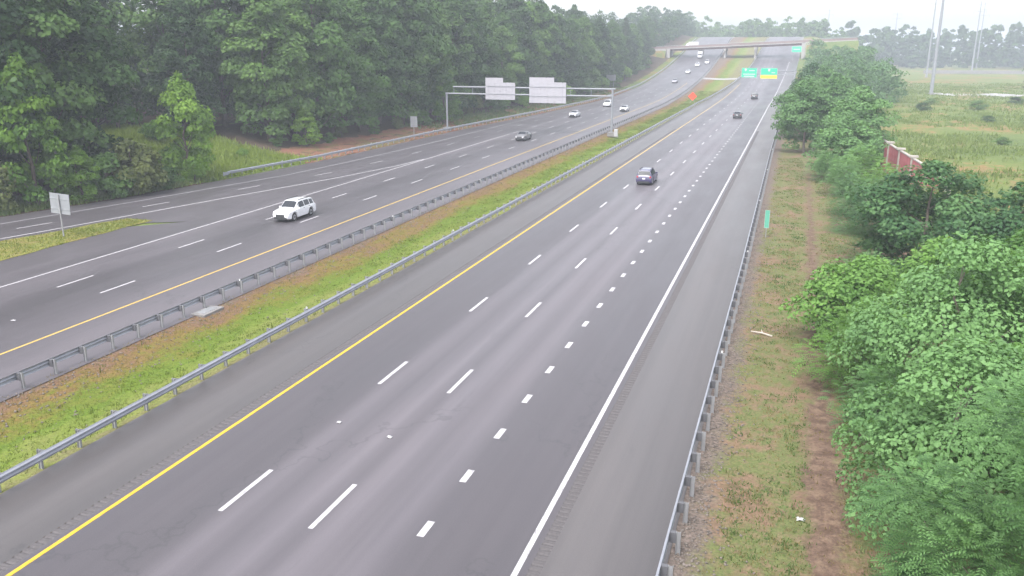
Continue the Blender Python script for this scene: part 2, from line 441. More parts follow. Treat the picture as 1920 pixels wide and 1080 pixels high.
def sheet(name, mat, xl, xr, y0, y1, dz, nx=2, jag=0, flat=True, parent=None):
    """strip between two lines that follows the terrain"""
    ys = np.unique(np.concatenate([[y0], YS[(YS > y0) & (YS < y1)], [y1]]))
    if jag: ys = np.unique(np.concatenate([ys, np.arange(y0, y1, 1.0)]))
    a = xl(ys) if callable(xl) else np.full(len(ys), float(xl)); b = xr(ys) if callable(xr) else np.full(len(ys), float(xr))
    if jag:
        a = a + np.interp(ys, np.arange(y0, y1 + 1.3, 1.3), rng.normal(0, jag, len(np.arange(y0, y1 + 1.3, 1.3))))
        b = b + np.interp(ys, np.arange(y0, y1 + 1.3, 1.3), rng.normal(0, jag, len(np.arange(y0, y1 + 1.3, 1.3))))
    t = np.linspace(0, 1, nx)
    X = a[:, None] * (1 - t) + b[:, None] * t
    Y = np.repeat(ys[:, None], nx, 1)
    if flat: Z = np.repeat(np.interp(ys, YS, elev(YS))[:, None], nx, 1) + dz
    else: Z = terrain(X, Y) + dz
    o = link(name, grid_mesh(name, X, Y, Z, mat), parent=parent)
    return o

# soils and turf laid over the ground
structure(sheet('forest_floor', M['forest_floor'], lambda y: edgeD(y) - 190, lambda y: edgeD(y) - 4.5, 20, 560, -.03, 60, .3, False))
structure(sheet('clearing', M['clearing'], lambda y: edgeD(y) - 42, lambda y: edgeD(y) - 1.5, 82, 106, -.012, 24, .5, False))
structure(sheet('bank', M['red_soil'], lambda y: edgeD(y) - 9.5, lambda y: edgeD(y) + .2, 103, 300, -.006, 8, .5, False))
structure(sheet('ramp_verge', M['forest_floor'], lambda y: edgeD(y) - 6.0, lambda y: edgeD(y) + .2, 30, 84, -.01, 8, .35, False))
structure(sheet('median', M['median'], lambda y: medL(y) - .35, lambda y: medR(y) + .1, -20, 560, -.02, 12, 0, False))
structure(sheet('verge', M['verge'], lambda y: railRx(y) - .3, lambda y: 9.5 + 0 * y, -20, 210, -.02, 14, .3, False))
structure(sheet('gravel_track', M['pale_gravel'], lambda y: 40 + (y - 314) * 0.2, lambda y: 78 + 0 * y, 318, 332, .02, 6, .3, False))

# carriageways
RY0, RY1 = -30, 596
road_r = structure(sheet('road', M['road_right'], lambda y: yelR(y) - .32, lambda y: edgR(y) + .34, RY0, RY1, 0, 4))
shr = structure(sheet('shoulder', M['shoulder'], lambda y: edgR(y) + .74, lambda y: railRx(y) + .05, RY0, RY1, 0, 3))
shl = structure(sheet('shoulder', M['shoulder'], lambda y: medR(y) - .1, lambda y: yelR(y) - .72, RY0, RY1, 0, 3))
road_l = structure(sheet('road', M['road_left'], lambda y: np.where(y < 64, -56.4, np.where(y < 112, lineA(y) - 2.6, edgeD(y))), lambda y: medL(y) + .6, RY0, RY1, .002, 8))
ramp = structure(sheet('ramp_road', M['ramp'], edgeD, lambda y: np.where(y < 64, lineB(y) + 1.2, lineA(y) - 2.4), 30, 112, .006, 6))
# gore grass between ramp and main carriageway
structure(sheet('gore_turf', M['gore'], lambda y: lineB(y) + 1.1, lambda y: -56.2 + 0 * y, 30, 63.2, .03, 5, .12))

# milled rumble strips: real corrugation between lane and shoulder
def rumble(xc, parent, name='rumble_strip', y0=0., y1=170., w=.4):
    ys = np.arange(y0, y1, .075)
    z = -.022 * (np.cos(ys / .30 * 2 * math.pi) > .25)
    ys2 = np.repeat(ys, 1)
    X = xc(ys2)[:, None] + np.array([-w / 2, w / 2])[None, :]
    Z = (np.interp(ys2, YS, elev(YS)) + z)[:, None].repeat(2, 1)
    me = grid_mesh(name, X, np.repeat(ys2[:, None], 2, 1), Z, M['rumble'])
    me.polygons.foreach_set('use_smooth', np.zeros(len(me.polygons), bool))
    o = link(name, me, parent=parent)
    f = sheet('asphalt_band', M['shoulder'], lambda y: xc(y) - w / 2, lambda y: xc(y) + w / 2, y1 - .075, RY1, 0, 2, parent=parent)
    f2 = sheet('asphalt_band', M['shoulder'], lambda y: xc(y) - w / 2, lambda y: xc(y) + w / 2, RY0, y0, 0, 2, parent=parent)
rumble(lambda y: yelR(y) - .52, shl)
rumble(lambda y: edgR(y) + .54, shr)

# painted lines
def line(name, mat, fx, y0, y1, w, parent, dz=.006):
    return sheet(name, mat, lambda y: fx(y) - w / 2, lambda y: fx(y) + w / 2, y0, y1, dz, 2, parent=parent)
line('edge_line', M['yellow_paint'], yelR, RY0, 112, .17, road_r)
line('edge_line', M['yellow_pale'], yelR, 112, 330, .17, road_r)
line('edge_line', M['white_paint'], edgR, RY0, 420, .19, road_r)
line('edge_line', M['yellow_pale'], yelL, RY0, 330, .17, road_l, .008)
line('edge_line', M['white_paint'], lineA, RY0, 150, .17, road_l, .012)
line('edge_line', M['white_paint'], lineB, 52, 112, .2, ramp, .012)
line('edge_line', M['faded_paint'], lineB, 30, 52, .2, ramp, .012)
line('edge_line', M['faded_paint'], lineD, 30, 112, .15, ramp, .012)
line('edge_line', M['faded_paint'], lineD, 112, 330, .15, road_l, .010)
def dash_mesh(L, w, mat):
    m = MB(); n = 6
    for i in range(1): m.add([(-w / 2, 0, 0), (w / 2, 0, 0), (w / 2, L, 0), (-w / 2, L, 0)], [(0, 1, 2, 3)])
    me = m.mesh('lane_dash'); me.materials.append(mat); return me
D_long = dash_mesh(3.15, .19, M['white_paint']); D_short = dash_mesh(.98, .26, M['white_paint'])
D_left = dash_mesh(3.2, .17, M['white_paint']); D_fade = dash_mesh(3.1, .16, M['faded_paint'])
def dashes(fx, start, step, end, me, parent, dz=.006, jitter=0):
    y = start
    while y < end:
        x0, x1 = float(fx(y)), float(fx(y + 1))
        zz = float(np.interp(y, YS, elev(YS)))
        s = math.atan(float(np.interp(y + 2, YS, elev(YS))) - zz) / 2 if y > 228 else 0
        link('lane_dash', me, parent=parent, loc=(x0, y, zz + dz), rot=(math.atan2(float(np.interp(y + 3, YS, elev(YS))) - zz, 3.0), 0, -math.atan2(x1 - x0, 1)))
        y += step
dashes(poly([(0, -17.98), (250, -17.9), (440, -14)]), 9.6, 12.2, 400, D_long, road_r)
dashes(poly([(0, -14.38), (250, -14.3), (440, -11)]), 9.6, 12.2, 400, D_long, road_r)
dashes(poly([(0, -10.65), (250, -10.7), (440, -7.8)]), 11.0, 3.84, 270, D_short, road_r)
dashes(poly([(0, -42.48), (440, -43.2)]), 5.7, 12.2, 300, D_left, road_l, .008)
dashes(poly([(0, -46.35), (440, -46.6)]), 5.9, 12.2, 300, D_left, road_l, .008)
dashes(poly([(0, -50.0), (440, -50)]), 152.3, 12.2, 300, D_left, road_l, .008)
dashes(lineC, 44.2, 12.2, 109, D_left, ramp, .012)
dashes(lineC, 117.4, 12.2, 240, D_fade, road_l, .008)

# median crossover
structure(sheet('median_crossover', M['pale_gravel'], lambda y: medL(y) + .5, lambda y: medR(y) - .1, 346, 352, .05, 6, 0, False))

# ------------------------------------------------------------------ overpass
BY = 440.0
br = thing('overpass_bridge', 'concrete road bridge on brown steel girders crossing over both carriageways', 'bridge', (0, 0, 0))
def dk(x): return 14.5 + (x + 61) * .046      # deck top height
def sloped(x0, x1, z0, z1, y0, y1):
    m = MB(); 
    m.add([(x0, y0, dk(x0) + z0), (x1, y0, dk(x1) + z0), (x1, y0, dk(x1) + z1), (x0, y0, dk(x0) + z1),
           (x0, y1, dk(x0) + z0), (x1, y1, dk(x1) + z0), (x1, y1, dk(x1) + z1), (x0, y1, dk(x0) + z1)],
          [(0, 1, 2, 3), (5, 4, 7, 6), (4, 0, 3, 7), (1, 5, 6, 2), (3, 2, 6, 7), (4, 5, 1, 0)])
    return m
BX0, BX1 = -98, 24
link('deck', sloped(BX0, BX1, -.35, 0, BY - 6, BY + 6).mesh('deck'), M['bridge_con'], br)
for sy in (-1, 1):
    link('parapet', sloped(BX0, BX1, .004, .95, BY + sy * 5.8 - .15, BY + sy * 5.8 + .15).mesh('parapet'), M['parapet'], br)
    k = sloped(BX0, BX1, 1.25, 1.33, BY + sy * 5.8 - .05, BY + sy * 5.8 + .05)
    for x in np.arange(BX0 + 1, BX1, 3.0): k.box((x, BY + sy * 5.8, dk(x) + 1.1), (.08, .08, .32))
    link('hand_rail', k.mesh('hand_rail'), M['galv_dark'], br)
for i in range(5):
    link('girder', sloped(-61.4, -.2, -1.3, -.354, BY - 5 + i * 2.5 - .16, BY - 5 + i * 2.5 + .16).mesh('girder'), M['girder'], br)
for px in (-35.2, -21.0):
    zt = dk(px) - 1.304
    link('pier_cap', MB().box((px, BY, zt - .5), (1.1, 11.6, 1.0)).mesh('pier_cap'), M['bridge_con'], br)
    for yy in (-4, 0, 4):
        link('pier_column', MB().tube((px, BY + yy, 8), (px, BY + yy, zt - .996), .5, n=14).mesh('pier_column', .6), M['bridge_con'], br)
for px, s in ((-61.9, -1), (.3, 1)):
    link('abutment', MB().box((px + s * .4, BY, dk(px) - 4.5), (1.6, 12, 9.6 - .8)).mesh('abutment'), M['bridge_con'], br)
    link('wing_wall', MB().box((px + s * 4.9, BY - 6.4, dk(px) - 4.2), (7, .4, 7.4)).mesh('wing_wall'), M['bridge_con'], br)
for x0, x1, s in ((-61.9 - 37, -63.4, -1), (1.9, 24.5, 1)):
    m = MB(); pts = []
    for x in (x0, x1):
        zt = dk(x) - .36
        pts += [(x, BY - 17, 2), (x, BY - 6, zt), (x, BY + 6, zt), (x, BY + 17, 2)]
    m.add(pts, [(0, 4, 5, 1), (1, 5, 6, 2), (2, 6, 7, 3), (0, 1, 2, 3), (7, 6, 5, 4)])
    structure(link('embankment', m.mesh('embankment'), M['field']))

# ================================================================== VEGETATION
def rand_unit(n):
    v = rng.normal(size=(n, 3)); return v / np.linalg.norm(v, axis=1, keepdims=True)
def leaf_quads(C, N, size, aspect=.72, jitter=.6):
    """rhombic leaves at C facing about N"""
    n = len(C)
    Nn = N + rng.normal(0, jitter, (n, 3)); Nn /= np.linalg.norm(Nn, axis=1, keepdims=True) + 1e-9
    T = np.cross(Nn, rand_unit(n)); T /= np.linalg.norm(T, axis=1, keepdims=True) + 1e-9
    B = np.cross(Nn, T)
    s = size[:, None]
    V = np.stack([C - T * s * .5, C + B * s * .5 * aspect, C + T * s * .5, C - B * s * .5 * aspect], 1).reshape(-1, 3)
    F = np.arange(4 * n).reshape(n, 4)
    return V, F
def limbs_mesh(name, h, r, ends, first, mat, n=7, sway=.3):
    m = MB()
    pts = [Vector((0, 0, -.4))]; k = 6
    for i in range(1, k + 1):
        t = i / k; pts.append(Vector((random.gauss(0, sway) * t, random.gauss(0, sway) * t, h * t)))
    m.path(pts, [r * (1.25 if i == 0 else 1 - .85 * i / k) for i in range(k + 1)], n)
    for e in ends:
        e = Vector(e); z0 = max(first, min(h * .9, e.z - (e.xy.length * .7 + .5)))
        t = z0 / h * k; i = min(int(t), k - 1); b = pts[i + 0].lerp(pts[i + 1], t - i) if i + 1 <= k else pts[k]
        mid = b.lerp(e, .55) + Vector((0, 0, -.08 * (e - b).length))
        rr = max(.03, r * .33 * (1 - z0 / h * .5))
        m.path([b, mid, e], [rr, rr * .65, rr * .2], 5)
    me = m.mesh(name, .9); me.materials.append(mat); return me

def broadleaf(h, rad, base, nclump, nleaf, lsize, mat, crown_pow=.8, barkm='bark', cl=(.9, 1.7), top=1.0):
    """returns (trunk mesh, crown mesh); uneven clumps through the crown's volume"""
    u = rng.random(nclump) ** .9
    z = base + (h - base) * u
    prof = np.sin(np.clip((u * .86 + .16), 0, 1) * math.pi) ** crown_pow
    ang = rng.random(nclump) * 2 * math.pi + np.arange(nclump) * 2.4
    rr = rad * prof * (.35 + .65 * np.sqrt(rng.random(nclump))) * rng.uniform(.75, 1.12, nclump)
    cc = np.stack([np.cos(ang) * rr, np.sin(ang) * rr, z], 1)
    cr = rng.uniform(cl[0], cl[1], nclump) * (.6 + .5 * prof)
    w = cr ** 2; idx = rng.choice(nclump, nleaf, p=w / w.sum())
    d = rand_unit(nleaf); d[:, 2] = np.abs(d[:, 2]) * .9 - .28 * (rng.random(nleaf))
    d /= np.linalg.norm(d, axis=1, keepdims=True)
    shell = cr[idx] * (1 - .45 * rng.random(nleaf) ** 2.2)
    C = cc[idx] + d * shell[:, None] * np.array([1, 1, .88])
    out = C - np.array([0, 0, h * .55]); out /= np.linalg.norm(out, axis=1, keepdims=True)
    N = d * .7 + out * .4 + np.array([0, 0, .55])
    V, F = leaf_quads(C, N, lsize * rng.uniform(.6, 1.35, nleaf))
    ct = rng.random(nclump)
    tint = np.repeat(np.clip(.6 * ct[idx] + .4 * rng.random(nleaf), 0, 1), 4)
    crown = np_mesh('crown', V, F, mat, tint)
    ends = [tuple(cc[i] * np.array([.85, .85, 1])) for i in rng.choice(nclump, min(nclump, 16), replace=False)]
    trunk = limbs_mesh('trunk', h * .9, h * .012 + .06, ends, base * .6, M[barkm])
    return trunk, crown
def pine(h, rad, base, nleaf, mat):
    nl = 26; V = []; C = []; N = []; ends = []
    for i in range(nl):
        t = i / (nl - 1); z = base + (h - base) * t; L = rad * (1 - t) ** .7 * random.uniform(.7, 1.1) + .4
        for k in range(4):
            a = random.random() * 6.28; e = np.array([math.cos(a) * L, math.sin(a) * L, z + random.uniform(-.2, .5)])
            if k == 0: ends.append(tuple(e))
            q = max(4, int(nleaf / nl / 4))
            s = .35 + .65 * rng.random(q)
            c = np.array([0, 0, z])[None] * (1 - s[:, None]) + e[None] * s[:, None] + rng.normal(0, .38, (q, 3)) * np.array([1, 1, .55])
            C.append(c); N.append(np.tile([0, 0, 1.0], (q, 1)))
    C = np.concatenate(C); N = np.concatenate(N)
    V, F = leaf_quads(C, N, .42 * rng.uniform(.6, 1.4, len(C)), .4, .7)
    crown = np_mesh('crown', V, F, mat, np.repeat(rng.random(len(C)), 4))
    return limbs_mesh('trunk', h * .97, h * .012 + .05, ends, base, M['bark'], sway=.15), crown
def frond_tree(h, rad, base, nclump, nfrond, mat, flen=.35):
    """trees with long feathered leaves: each frond carries paired leaflets"""
    u = rng.random(nclump)
    z = base + (h - base) * u
    prof = np.sin(np.clip(u * .8 + .17, 0, 1) * math.pi) ** .6
    ang = rng.random(nclump) * 6.283 + np.arange(nclump) * 2.4
    rr = rad * prof * np.sqrt(rng.random(nclump)) * rng.uniform(.8, 1.1, nclump)
    cc = np.stack([np.cos(ang) * rr, np.sin(ang) * rr, z], 1)
    cr = rng.uniform(.75, 1.4, nclump) * (rad / 3.0) ** .5
    idx = rng.choice(nclump, nfrond, p=cr ** 2 / (cr ** 2).sum())
    d = rand_unit(nfrond); d[:, 2] = np.abs(d[:, 2]) * 1.0 - .25; d /= np.linalg.norm(d, axis=1, keepdims=True)
    P = cc[idx] + d * (cr[idx] * (1 - .5 * rng.random(nfrond) ** 1.6))[:, None]
    D = d + np.array([0, 0, .15]) + rng.normal(0, .3, (nfrond, 3)); D[:, 2] *= .6; D /= np.linalg.norm(D, axis=1, keepdims=True)
    L = flen * rng.uniform(.65, 1.25, nfrond)
    S = np.cross(D, np.array([0, 0, 1.0])); S /= np.linalg.norm(S, axis=1, keepdims=True) + 1e-6
    Vs = []; tn = []
    ct = rng.random(nclump)
    base_t = np.clip(.55 * ct[idx] + .45 * rng.random(nfrond), 0, 1)
    for j in range(5):
        t = .18 + j * .2
        Q = P + D * (L * t)[:, None] + np.array([0, 0, -1.0]) * (L * .42 * t * t)[:, None]
        ll = L * (.34 if j < 4 else .26) * (1 - .25 * abs(t - .5)); ww = ll * .34
        for sgn in (-1, 1):
            A = S * sgn * .85 + D * .5; A = A - np.array([0, 0, .28]); A = A / np.linalg.norm(A, axis=1, keepdims=True)
            W = np.cross(A, np.cross(D, S)); W /= np.linalg.norm(W, axis=1, keepdims=True) + 1e-6
            tip = Q + A * ll[:, None]; mid = Q + A * (ll * .45)[:, None]
            Vs.append(np.stack([Q, mid + W * ww[:, None] * .5, tip, mid - W * ww[:, None] * .5], 1))
            tn.append(np.repeat(base_t, 4))
    V = np.concatenate([v.reshape(-1, 3) for v in Vs]); F = np.arange(len(V)).reshape(-1, 4)
    crown = np_mesh('crown', V, F, mat, np.concatenate(tn))
    ends = [tuple(cc[i]) for i in rng.choice(nclump, min(nclump, 18), replace=False)]
    return limbs_mesh('trunk', h * .8, .07 + h * .012, ends, base * .4, M['bark_pale'], sway=.2), crown
def plant_tree(name, proto, label, cat, x, y, s=1.0, sz=1.0, group=None, zoff=0):
    o = thing(name, label, cat, (x, y, tz(x, y) - .05 + zoff), random.random() * 6.28, group)
    o.scale = (s, s, s * sz)
    link('trunk', proto[0], parent=o); link('crown', proto[1], parent=o)
    return o

# prototypes
P_big = [broadleaf(24, 5.2, 1.4, 95, 15000, .58, M['leaf_dark'], .6, cl=(1.3, 2.3)) for _ in range(3)] + [broadleaf(22, 4.8, 1.0, 85, 14000, .56, M['leaf_mid'], .6, cl=(1.2, 2.2)) for _ in range(2)]
P_pine = [pine(25, 3.8, 3, 10000, M['leaf_pine']) for _ in range(2)]
P_small = [broadleaf(9, 2.6, .4, 70, 8500, .30, M['leaf_bright'], cl=(.55, 1.0)) for _ in range(2)]
P_shrub = [broadleaf(3.6, 1.9, .15, 36, 3200, .27, M['leaf_olive'], cl=(.45, .85)), broadleaf(3.2, 1.8, .1, 34, 3000, .27, M['leaf_mid'], cl=(.45, .85)), broadleaf(3.0, 1.7, .1, 34, 3000, .26, M['leaf_bright'], cl=(.45, .8))]
P_frond = [frond_tree(7.2, 3.1, .9, 40, 8600, M['leaf_frond']) for _ in range(3)] + [frond_tree(6.2, 3.0, .6, 38, 8000, M['leaf_frond2']) for _ in range(2)]
P_rtall = [broadleaf(13, 4.5, .9, 120, 17000, .38, M['leaf_frond'], .6, cl=(.95, 1.7), barkm='bark_pale') for _ in range(2)]
P_round = [broadleaf(7.6, 3.3, .4, 80, 13000, .24, M['leaf_frond'], .55, cl=(.7, 1.2), barkm='bark_pale'), broadleaf(5.6, 3.0, .3, 70, 12000, .23, M['leaf_frond2'], .5, cl=(.65, 1.15), barkm='bark_pale')]
P_clump = [broadleaf(7.0, 3.2, .5, 34, 21000, .17, M['leaf_frond'], .5, cl=(.95, 1.5), barkm='bark_pale') for _ in range(2)]
P_fbush = [frond_tree(3.0, 1.9, .1, 40, 1700, M['leaf_frond2'], .5), frond_tree(3.2, 2.0, .1, 40, 1800, M['leaf_frond'], .5)]

ORD = ['first', 'second', 'third', 'fourth', 'fifth', 'sixth', 'seventh', 'eighth', 'ninth', 'tenth', 'eleventh', 'twelfth', 'thirteenth', 'fourteenth', 'fifteenth', 'sixteenth', 'seventeenth', 'eighteenth', 'nineteenth', 'twentieth']
def ordinal(i):
    if i < 20: return ORD[i]
    n = i + 1; suf = 'th' if 10 < n % 100 < 20 else {1: 'st', 2: 'nd', 3: 'rd'}.get(n % 10, 'th')
    return f'{n}{suf}'

# front row of the wood on the left, from the left of the picture into the distance
front = []
y = 50.0
while y < 425:
    x = float(edgeD(y)) - random.uniform(6.0, 9.5) - (5 if y > 110 else 2)
    if 80 < y < 112: x -= 27 * math.sin((y - 78) / 36 * math.pi) * .9
    front.append((x, y)); y += random.uniform(4.6, 6.6) * (1 + max(0, y - 150) / 420)
for i, (x, y) in enumerate(front):
    k = random.random()
    if k < .1: pr, kind, s = random.choice(P_pine), 'dark pine', random.uniform(.85, 1.05)
    elif k < .7: pr, kind, s = random.choice(P_big[:3]), 'dark green broadleaf tree', random.uniform(.82, 1.1)
    else: pr, kind, s = random.choice(P_big[3:]), 'mid green broadleaf tree', random.uniform(.75, 1.08)
    if x < -80 and y < 115: s *= .8
    s *= float(np.interp(y, [230, 320, 420], [1.06, .9, .72]))
    plant_tree('pine_tree' if 'pine' in kind else 'forest_tree', pr, f'tall {kind}, {ordinal(i)} from the near left end of the wood\'s front row', 'tree', x, y, s, 1, 'trees along the front of the roadside wood')
second = []
y = 47.0
while y < 300:
    x = float(edgeD(y)) - random.uniform(15, 20) - (4 if y > 110 else 2)
    if 80 < y < 112: x -= 27 * math.sin((y - 78) / 36 * math.pi) * .9
    second.append((x, y)); y += random.uniform(5.5, 7.5) * (1 + max(0, y - 150) / 300)
for i, (x, y) in enumerate(second):
    pr = random.choice(P_big + P_pine[:1])
    plant_tree('forest_tree', pr, f'tall forest tree, {ordinal(i)} from the near left end of the wood\'s second row', 'tree', x, y, random.uniform(.95, 1.2) * float(np.interp(y, [220, 310], [1.05, .86])), 1, 'trees in the second row of the roadside wood')

# saplings, bright-leaved trees and shrubs along the wood's edge
def edge_tree(name, pr, label, px, py, s, sz=1, group=None, cat='tree'):
    plant_tree(name, pr, label, cat, px, py, s, sz, group)
edge_tree('young_tree', P_small[0], 'bright green conical young tree at the far left of the ramp', -72.0, 65.3, 1.3, 1.25)
edge_tree('young_tree', P_small[1], 'low bright green leafy tree right of the conical young tree', -69.8, 68.8, .75, .85)
edge_tree('young_tree', P_small[1], 'bright yellow green tree with pointed tops beside the grassy clearing', -68.2, 83.5, 1.2, 1.15)
edge_tree('young_tree', P_small[0], 'light green broad tree standing behind the left end of the sign gantry', -68.4, 163, 1.15, 1.35)
edge_tree('young_tree', P_small[0], 'small round green tree right of the clearing on the red bank', -72.0, 116, .8, .85)
shr_spots = [(-75.5, 60, 1.1, 0), (-73.5, 62, .8, 0), (-69.3, 72.5, .8, 1), (-68.6, 75.0, .9, 0), (-69.8, 78, 1.1, 0), (-67.6, 79, .75, 1), (-67.4, 83.5, .8, 2), (-70.5, 88, .8, 2),
             (-76, 92, .9, 2), (-84, 97, 1.0, 2), (-73, 101, .7, 2), (-74.5, 112, 1.0, 1), (-71.5, 122, .8, 1), (-72.5, 128, 1.0, 0), (-71, 137, .9, 1), (-71, 146, 1.0, 0), (-70, 156, .9, 1), (-69.5, 171, 1.1, 1),
             (-69, 182, 1.2, 0), (-68, 196, 1.2, 1), (-66.5, 210, 1.2, 2), (-65, 226, 1.3, 1), (-63.8, 243, 1.4, 2), (-63, 262, 1.5, 1), (-62.5, 284, 1.6, 2), (-62.5, 305, 1.6, 1), (-63.5, 330, 1.7, 2), (-64.5, 356, 1.8, 1), (-65.5, 384, 1.9, 1)]
for i, (x, y, s, k) in enumerate(shr_spots):
    s *= 1.75 if y < 78 else (.62 if 98 < y < 150 else 1.0)
    plant_tree('shrub', P_shrub[k], f"{['olive brown', 'mid green', 'yellow green'][k]} shrub, {ordinal(i)} from the near end of the wood's edge", 'shrub', x, y, s, 1, 'shrubs along the edge of the roadside wood')

# the depth of the wood: one mass
def wood_mass(name, spots, hs, label, mat, nleaf=700, lsize=.95, rad=4.8):
    Vs = []; ts = []; 
    for (x, y), h in zip(spots, hs):
        nc = 22; u = rng.random(nc) ** 1.25; a = rng.random(nc) * 6.283; r = rad * np.sin(np.clip(u * .8 + .18, 0, 1) * math.pi) ** .7 * np.sqrt(rng.random(nc))
        cc = np.stack([x + np.cos(a) * r, y + np.sin(a) * r, tz(x, y) + h * (.04 + .96 * u)], 1)
        idx = rng.integers(0, nc, nleaf); d = rand_unit(nleaf); d[:, 2] = np.abs(d[:, 2]) * .9 - .2
        C = cc[idx] + d * (1.7 * rng.uniform(.6, 1.1, nleaf))[:, None]
        V, F = leaf_quads(C, d + np.array([0, 0, .5]), lsize * rng.uniform(.6, 1.3, nleaf), .6)
        Vs.append(V); ts.append(np.repeat(np.clip(.6 * rng.random(nc)[idx] + .4 * rng.random(nleaf) + rng.uniform(-.15, .15), 0, 1), 4))
    V = np.concatenate(Vs); F = np.arange(len(V)).reshape(-1, 4)
    o = link(name, np_mesh(name, V, F, mat, np.concatenate(ts))); return stuff(o, label, 'wood')
sp = []
for yy in np.arange(44, 430, 6.5):
    for k, dx in enumerate((27, 35, 44, 56)):
        x = float(edgeD(yy)) - dx - random.uniform(-2, 2) - (4 if yy > 110 else 0)
        if 80 < yy < 112: x -= 14
        sp.append((x, yy + random.uniform(-2, 2)))
sp += [(random.uniform(-155, -100), random.uniform(92, 175)) for _ in range(60)]
wood_mass('wood_interior', sp, [random.uniform(22, 28) * float(np.interp(q[1], [230, 320, 430], [1.05, .88, .66])) for q in sp], 'dark depth of the wood behind its first rows of trees', M['leaf_dark'])
sp = []
for yy in np.arange(430, 620, 11):
    for dx in (6, 16, 27): sp.append((float(edgeD(min(yy, 560))) - dx - (6 if abs(yy - BY) > 14 else 14) - random.uniform(0, 4), yy + random.uniform(-3, 3)))
sp = [q for q in sp if abs(q[1] - BY) > 13 or q[0] < -75]
wood_mass('far_wood', sp, [random.uniform(10, 15) for _ in sp], 'hazy wood beyond the left end of the bridge', M['leaf_mid'], 700, 1.3)
sp = [(random.uniform(-95, 40), random.uniform(640, 760)) for _ in range(150)]
wood_mass('far_wood', sp, [random.uniform(11, 19) for _ in sp], 'hazy blue wood on the skyline behind the bridge', M['leaf_mid'], 420, 2.1, 6)
sp = [(x + random.uniform(-6, 6), 700 + .25 * x + random.uniform(-30, 60)) for x in np.arange(30, 560, 2.2)]
wood_mass('far_wood', sp, [random.uniform(22, 31) for _ in sp], 'hazy wood along the far edge of the open field', M['leaf_mid'], 620, 3.0, 6.5)
sp = [(x + random.uniform(-3, 3), yy + random.uniform(-4, 4)) for x, yy in [(84, 352), (90, 345), (96, 352), (103, 346), (110, 352), (95, 365), (106, 368), (118, 358), (126, 350), (88, 372), (134, 362), (142, 352)]]
wood_mass('far_wood', sp, [random.uniform(13, 19) for _ in sp], 'darker wood at the right edge beyond the pale gravel track', M['leaf_dark'], 900, .9, 4.5)
sp = [(x + random.uniform(-2, 2), y + random.uniform(-4, 4)) for y in np.arange(250, 398, 8.5) for x in (7, 15, 23)]
wood_mass('far_wood', sp, [random.uniform(9, 13) for _ in sp], 'hazy tree belt receding along the right verge toward the bridge', M['leaf_frond'], 700, .8, 4.2)

# right-hand trees, individually
rt = [('roadside_tree', P_rtall[0], 'tall green tree overhanging the right shoulder, nearest of the far clump', 1.6, 137, .92, .88),
      ('roadside_tree', P_rtall[1], 'tall round green tree behind the one overhanging the shoulder', 5.8, 150, .95, .9),
      ('roadside_tree', P_rtall[0], 'green tree at the left rim of the far clump by the white edge line', 1.0, 160, .9, .86),
      ('roadside_tree', P_rtall[1], 'broad green tree just behind the start of the red wall', 8.4, 125, .92, .84),
      ('roadside_tree', P_rtall[1], 'dense green tree topping the middle of the far clump', 4.4, 178, .98, .92),
      ('roadside_tree', P_rtall[0], 'hazy green tree at the back left of the far clump', 3.0, 203, .98, .92),
      ('roadside_tree', P_rtall[0], 'hazy green tree at the back right of the far clump', 10.0, 196, .95, .85),
      ('roadside_tree', P_rtall[1], 'farthest hazy tree of the clump near the green overhead signs', 5.0, 232, .95, .85),
      ('roadside_tree', P_rtall[1], 'dark green tree standing lowest in the far clump, left of the red wall', 6.2, 112, .85, .66),
      ('leafy_tree', P_round[0], 'dark round leafy tree in front of the red wall', 9.3, 64.5, 1.3, .8),
      ('leafy_tree', P_round[0], 'leafy tree at the right edge beside the dark round one', 14.6, 62.5, 1.15, .8),
      ('feather_leaf_tree', P_frond[2], 'feathery tree left of the dark round one, lowest of the pair', 6.6, 66.5, .85, .72),
      ('leafy_tree', P_round[1], 'light green leafy tree between the dark round tree and the near bushes', 8.6, 51.5, 1.05, .85),
      ('leafy_tree', P_round[1], 'bright green leafy tree spreading toward the footpath in mid verge', 4.2, 47.2, 1.0, .85),
      ('leafy_tree', P_round[1], 'bright leafy tree at the right edge above the big grey green one', 12.2, 50, 1.1, .95),
      ('leafy_tree', P_clump[0], 'big grey green clumpy tree filling the right side', 7.2, 37.0, 1.12, 1.0),
      ('feather_leaf_tree', P_frond[4], 'feathery tree cut by the right edge behind the big grey green one', 11.0, 40, 1.05, 1.0),
      ('leafy_tree', P_clump[1], 'near clumpy tree leaning toward the footpath at lower right', 5.7, 27.6, 1.02, .9),
      ('feather_leaf_tree', P_frond[0], 'nearest feathery tree in the bottom right corner', 6.6, 20.6, 1.08, .95),
      ('feather_leaf_tree', P_frond[3], 'feathery tree at the right edge between the two nearest ones', 9.6, 29, 1.05, 1.0)]
for n, pr, lab, x, y, s, szz in rt: plant_tree(n, pr, lab, 'tree', x, y, s, szz)
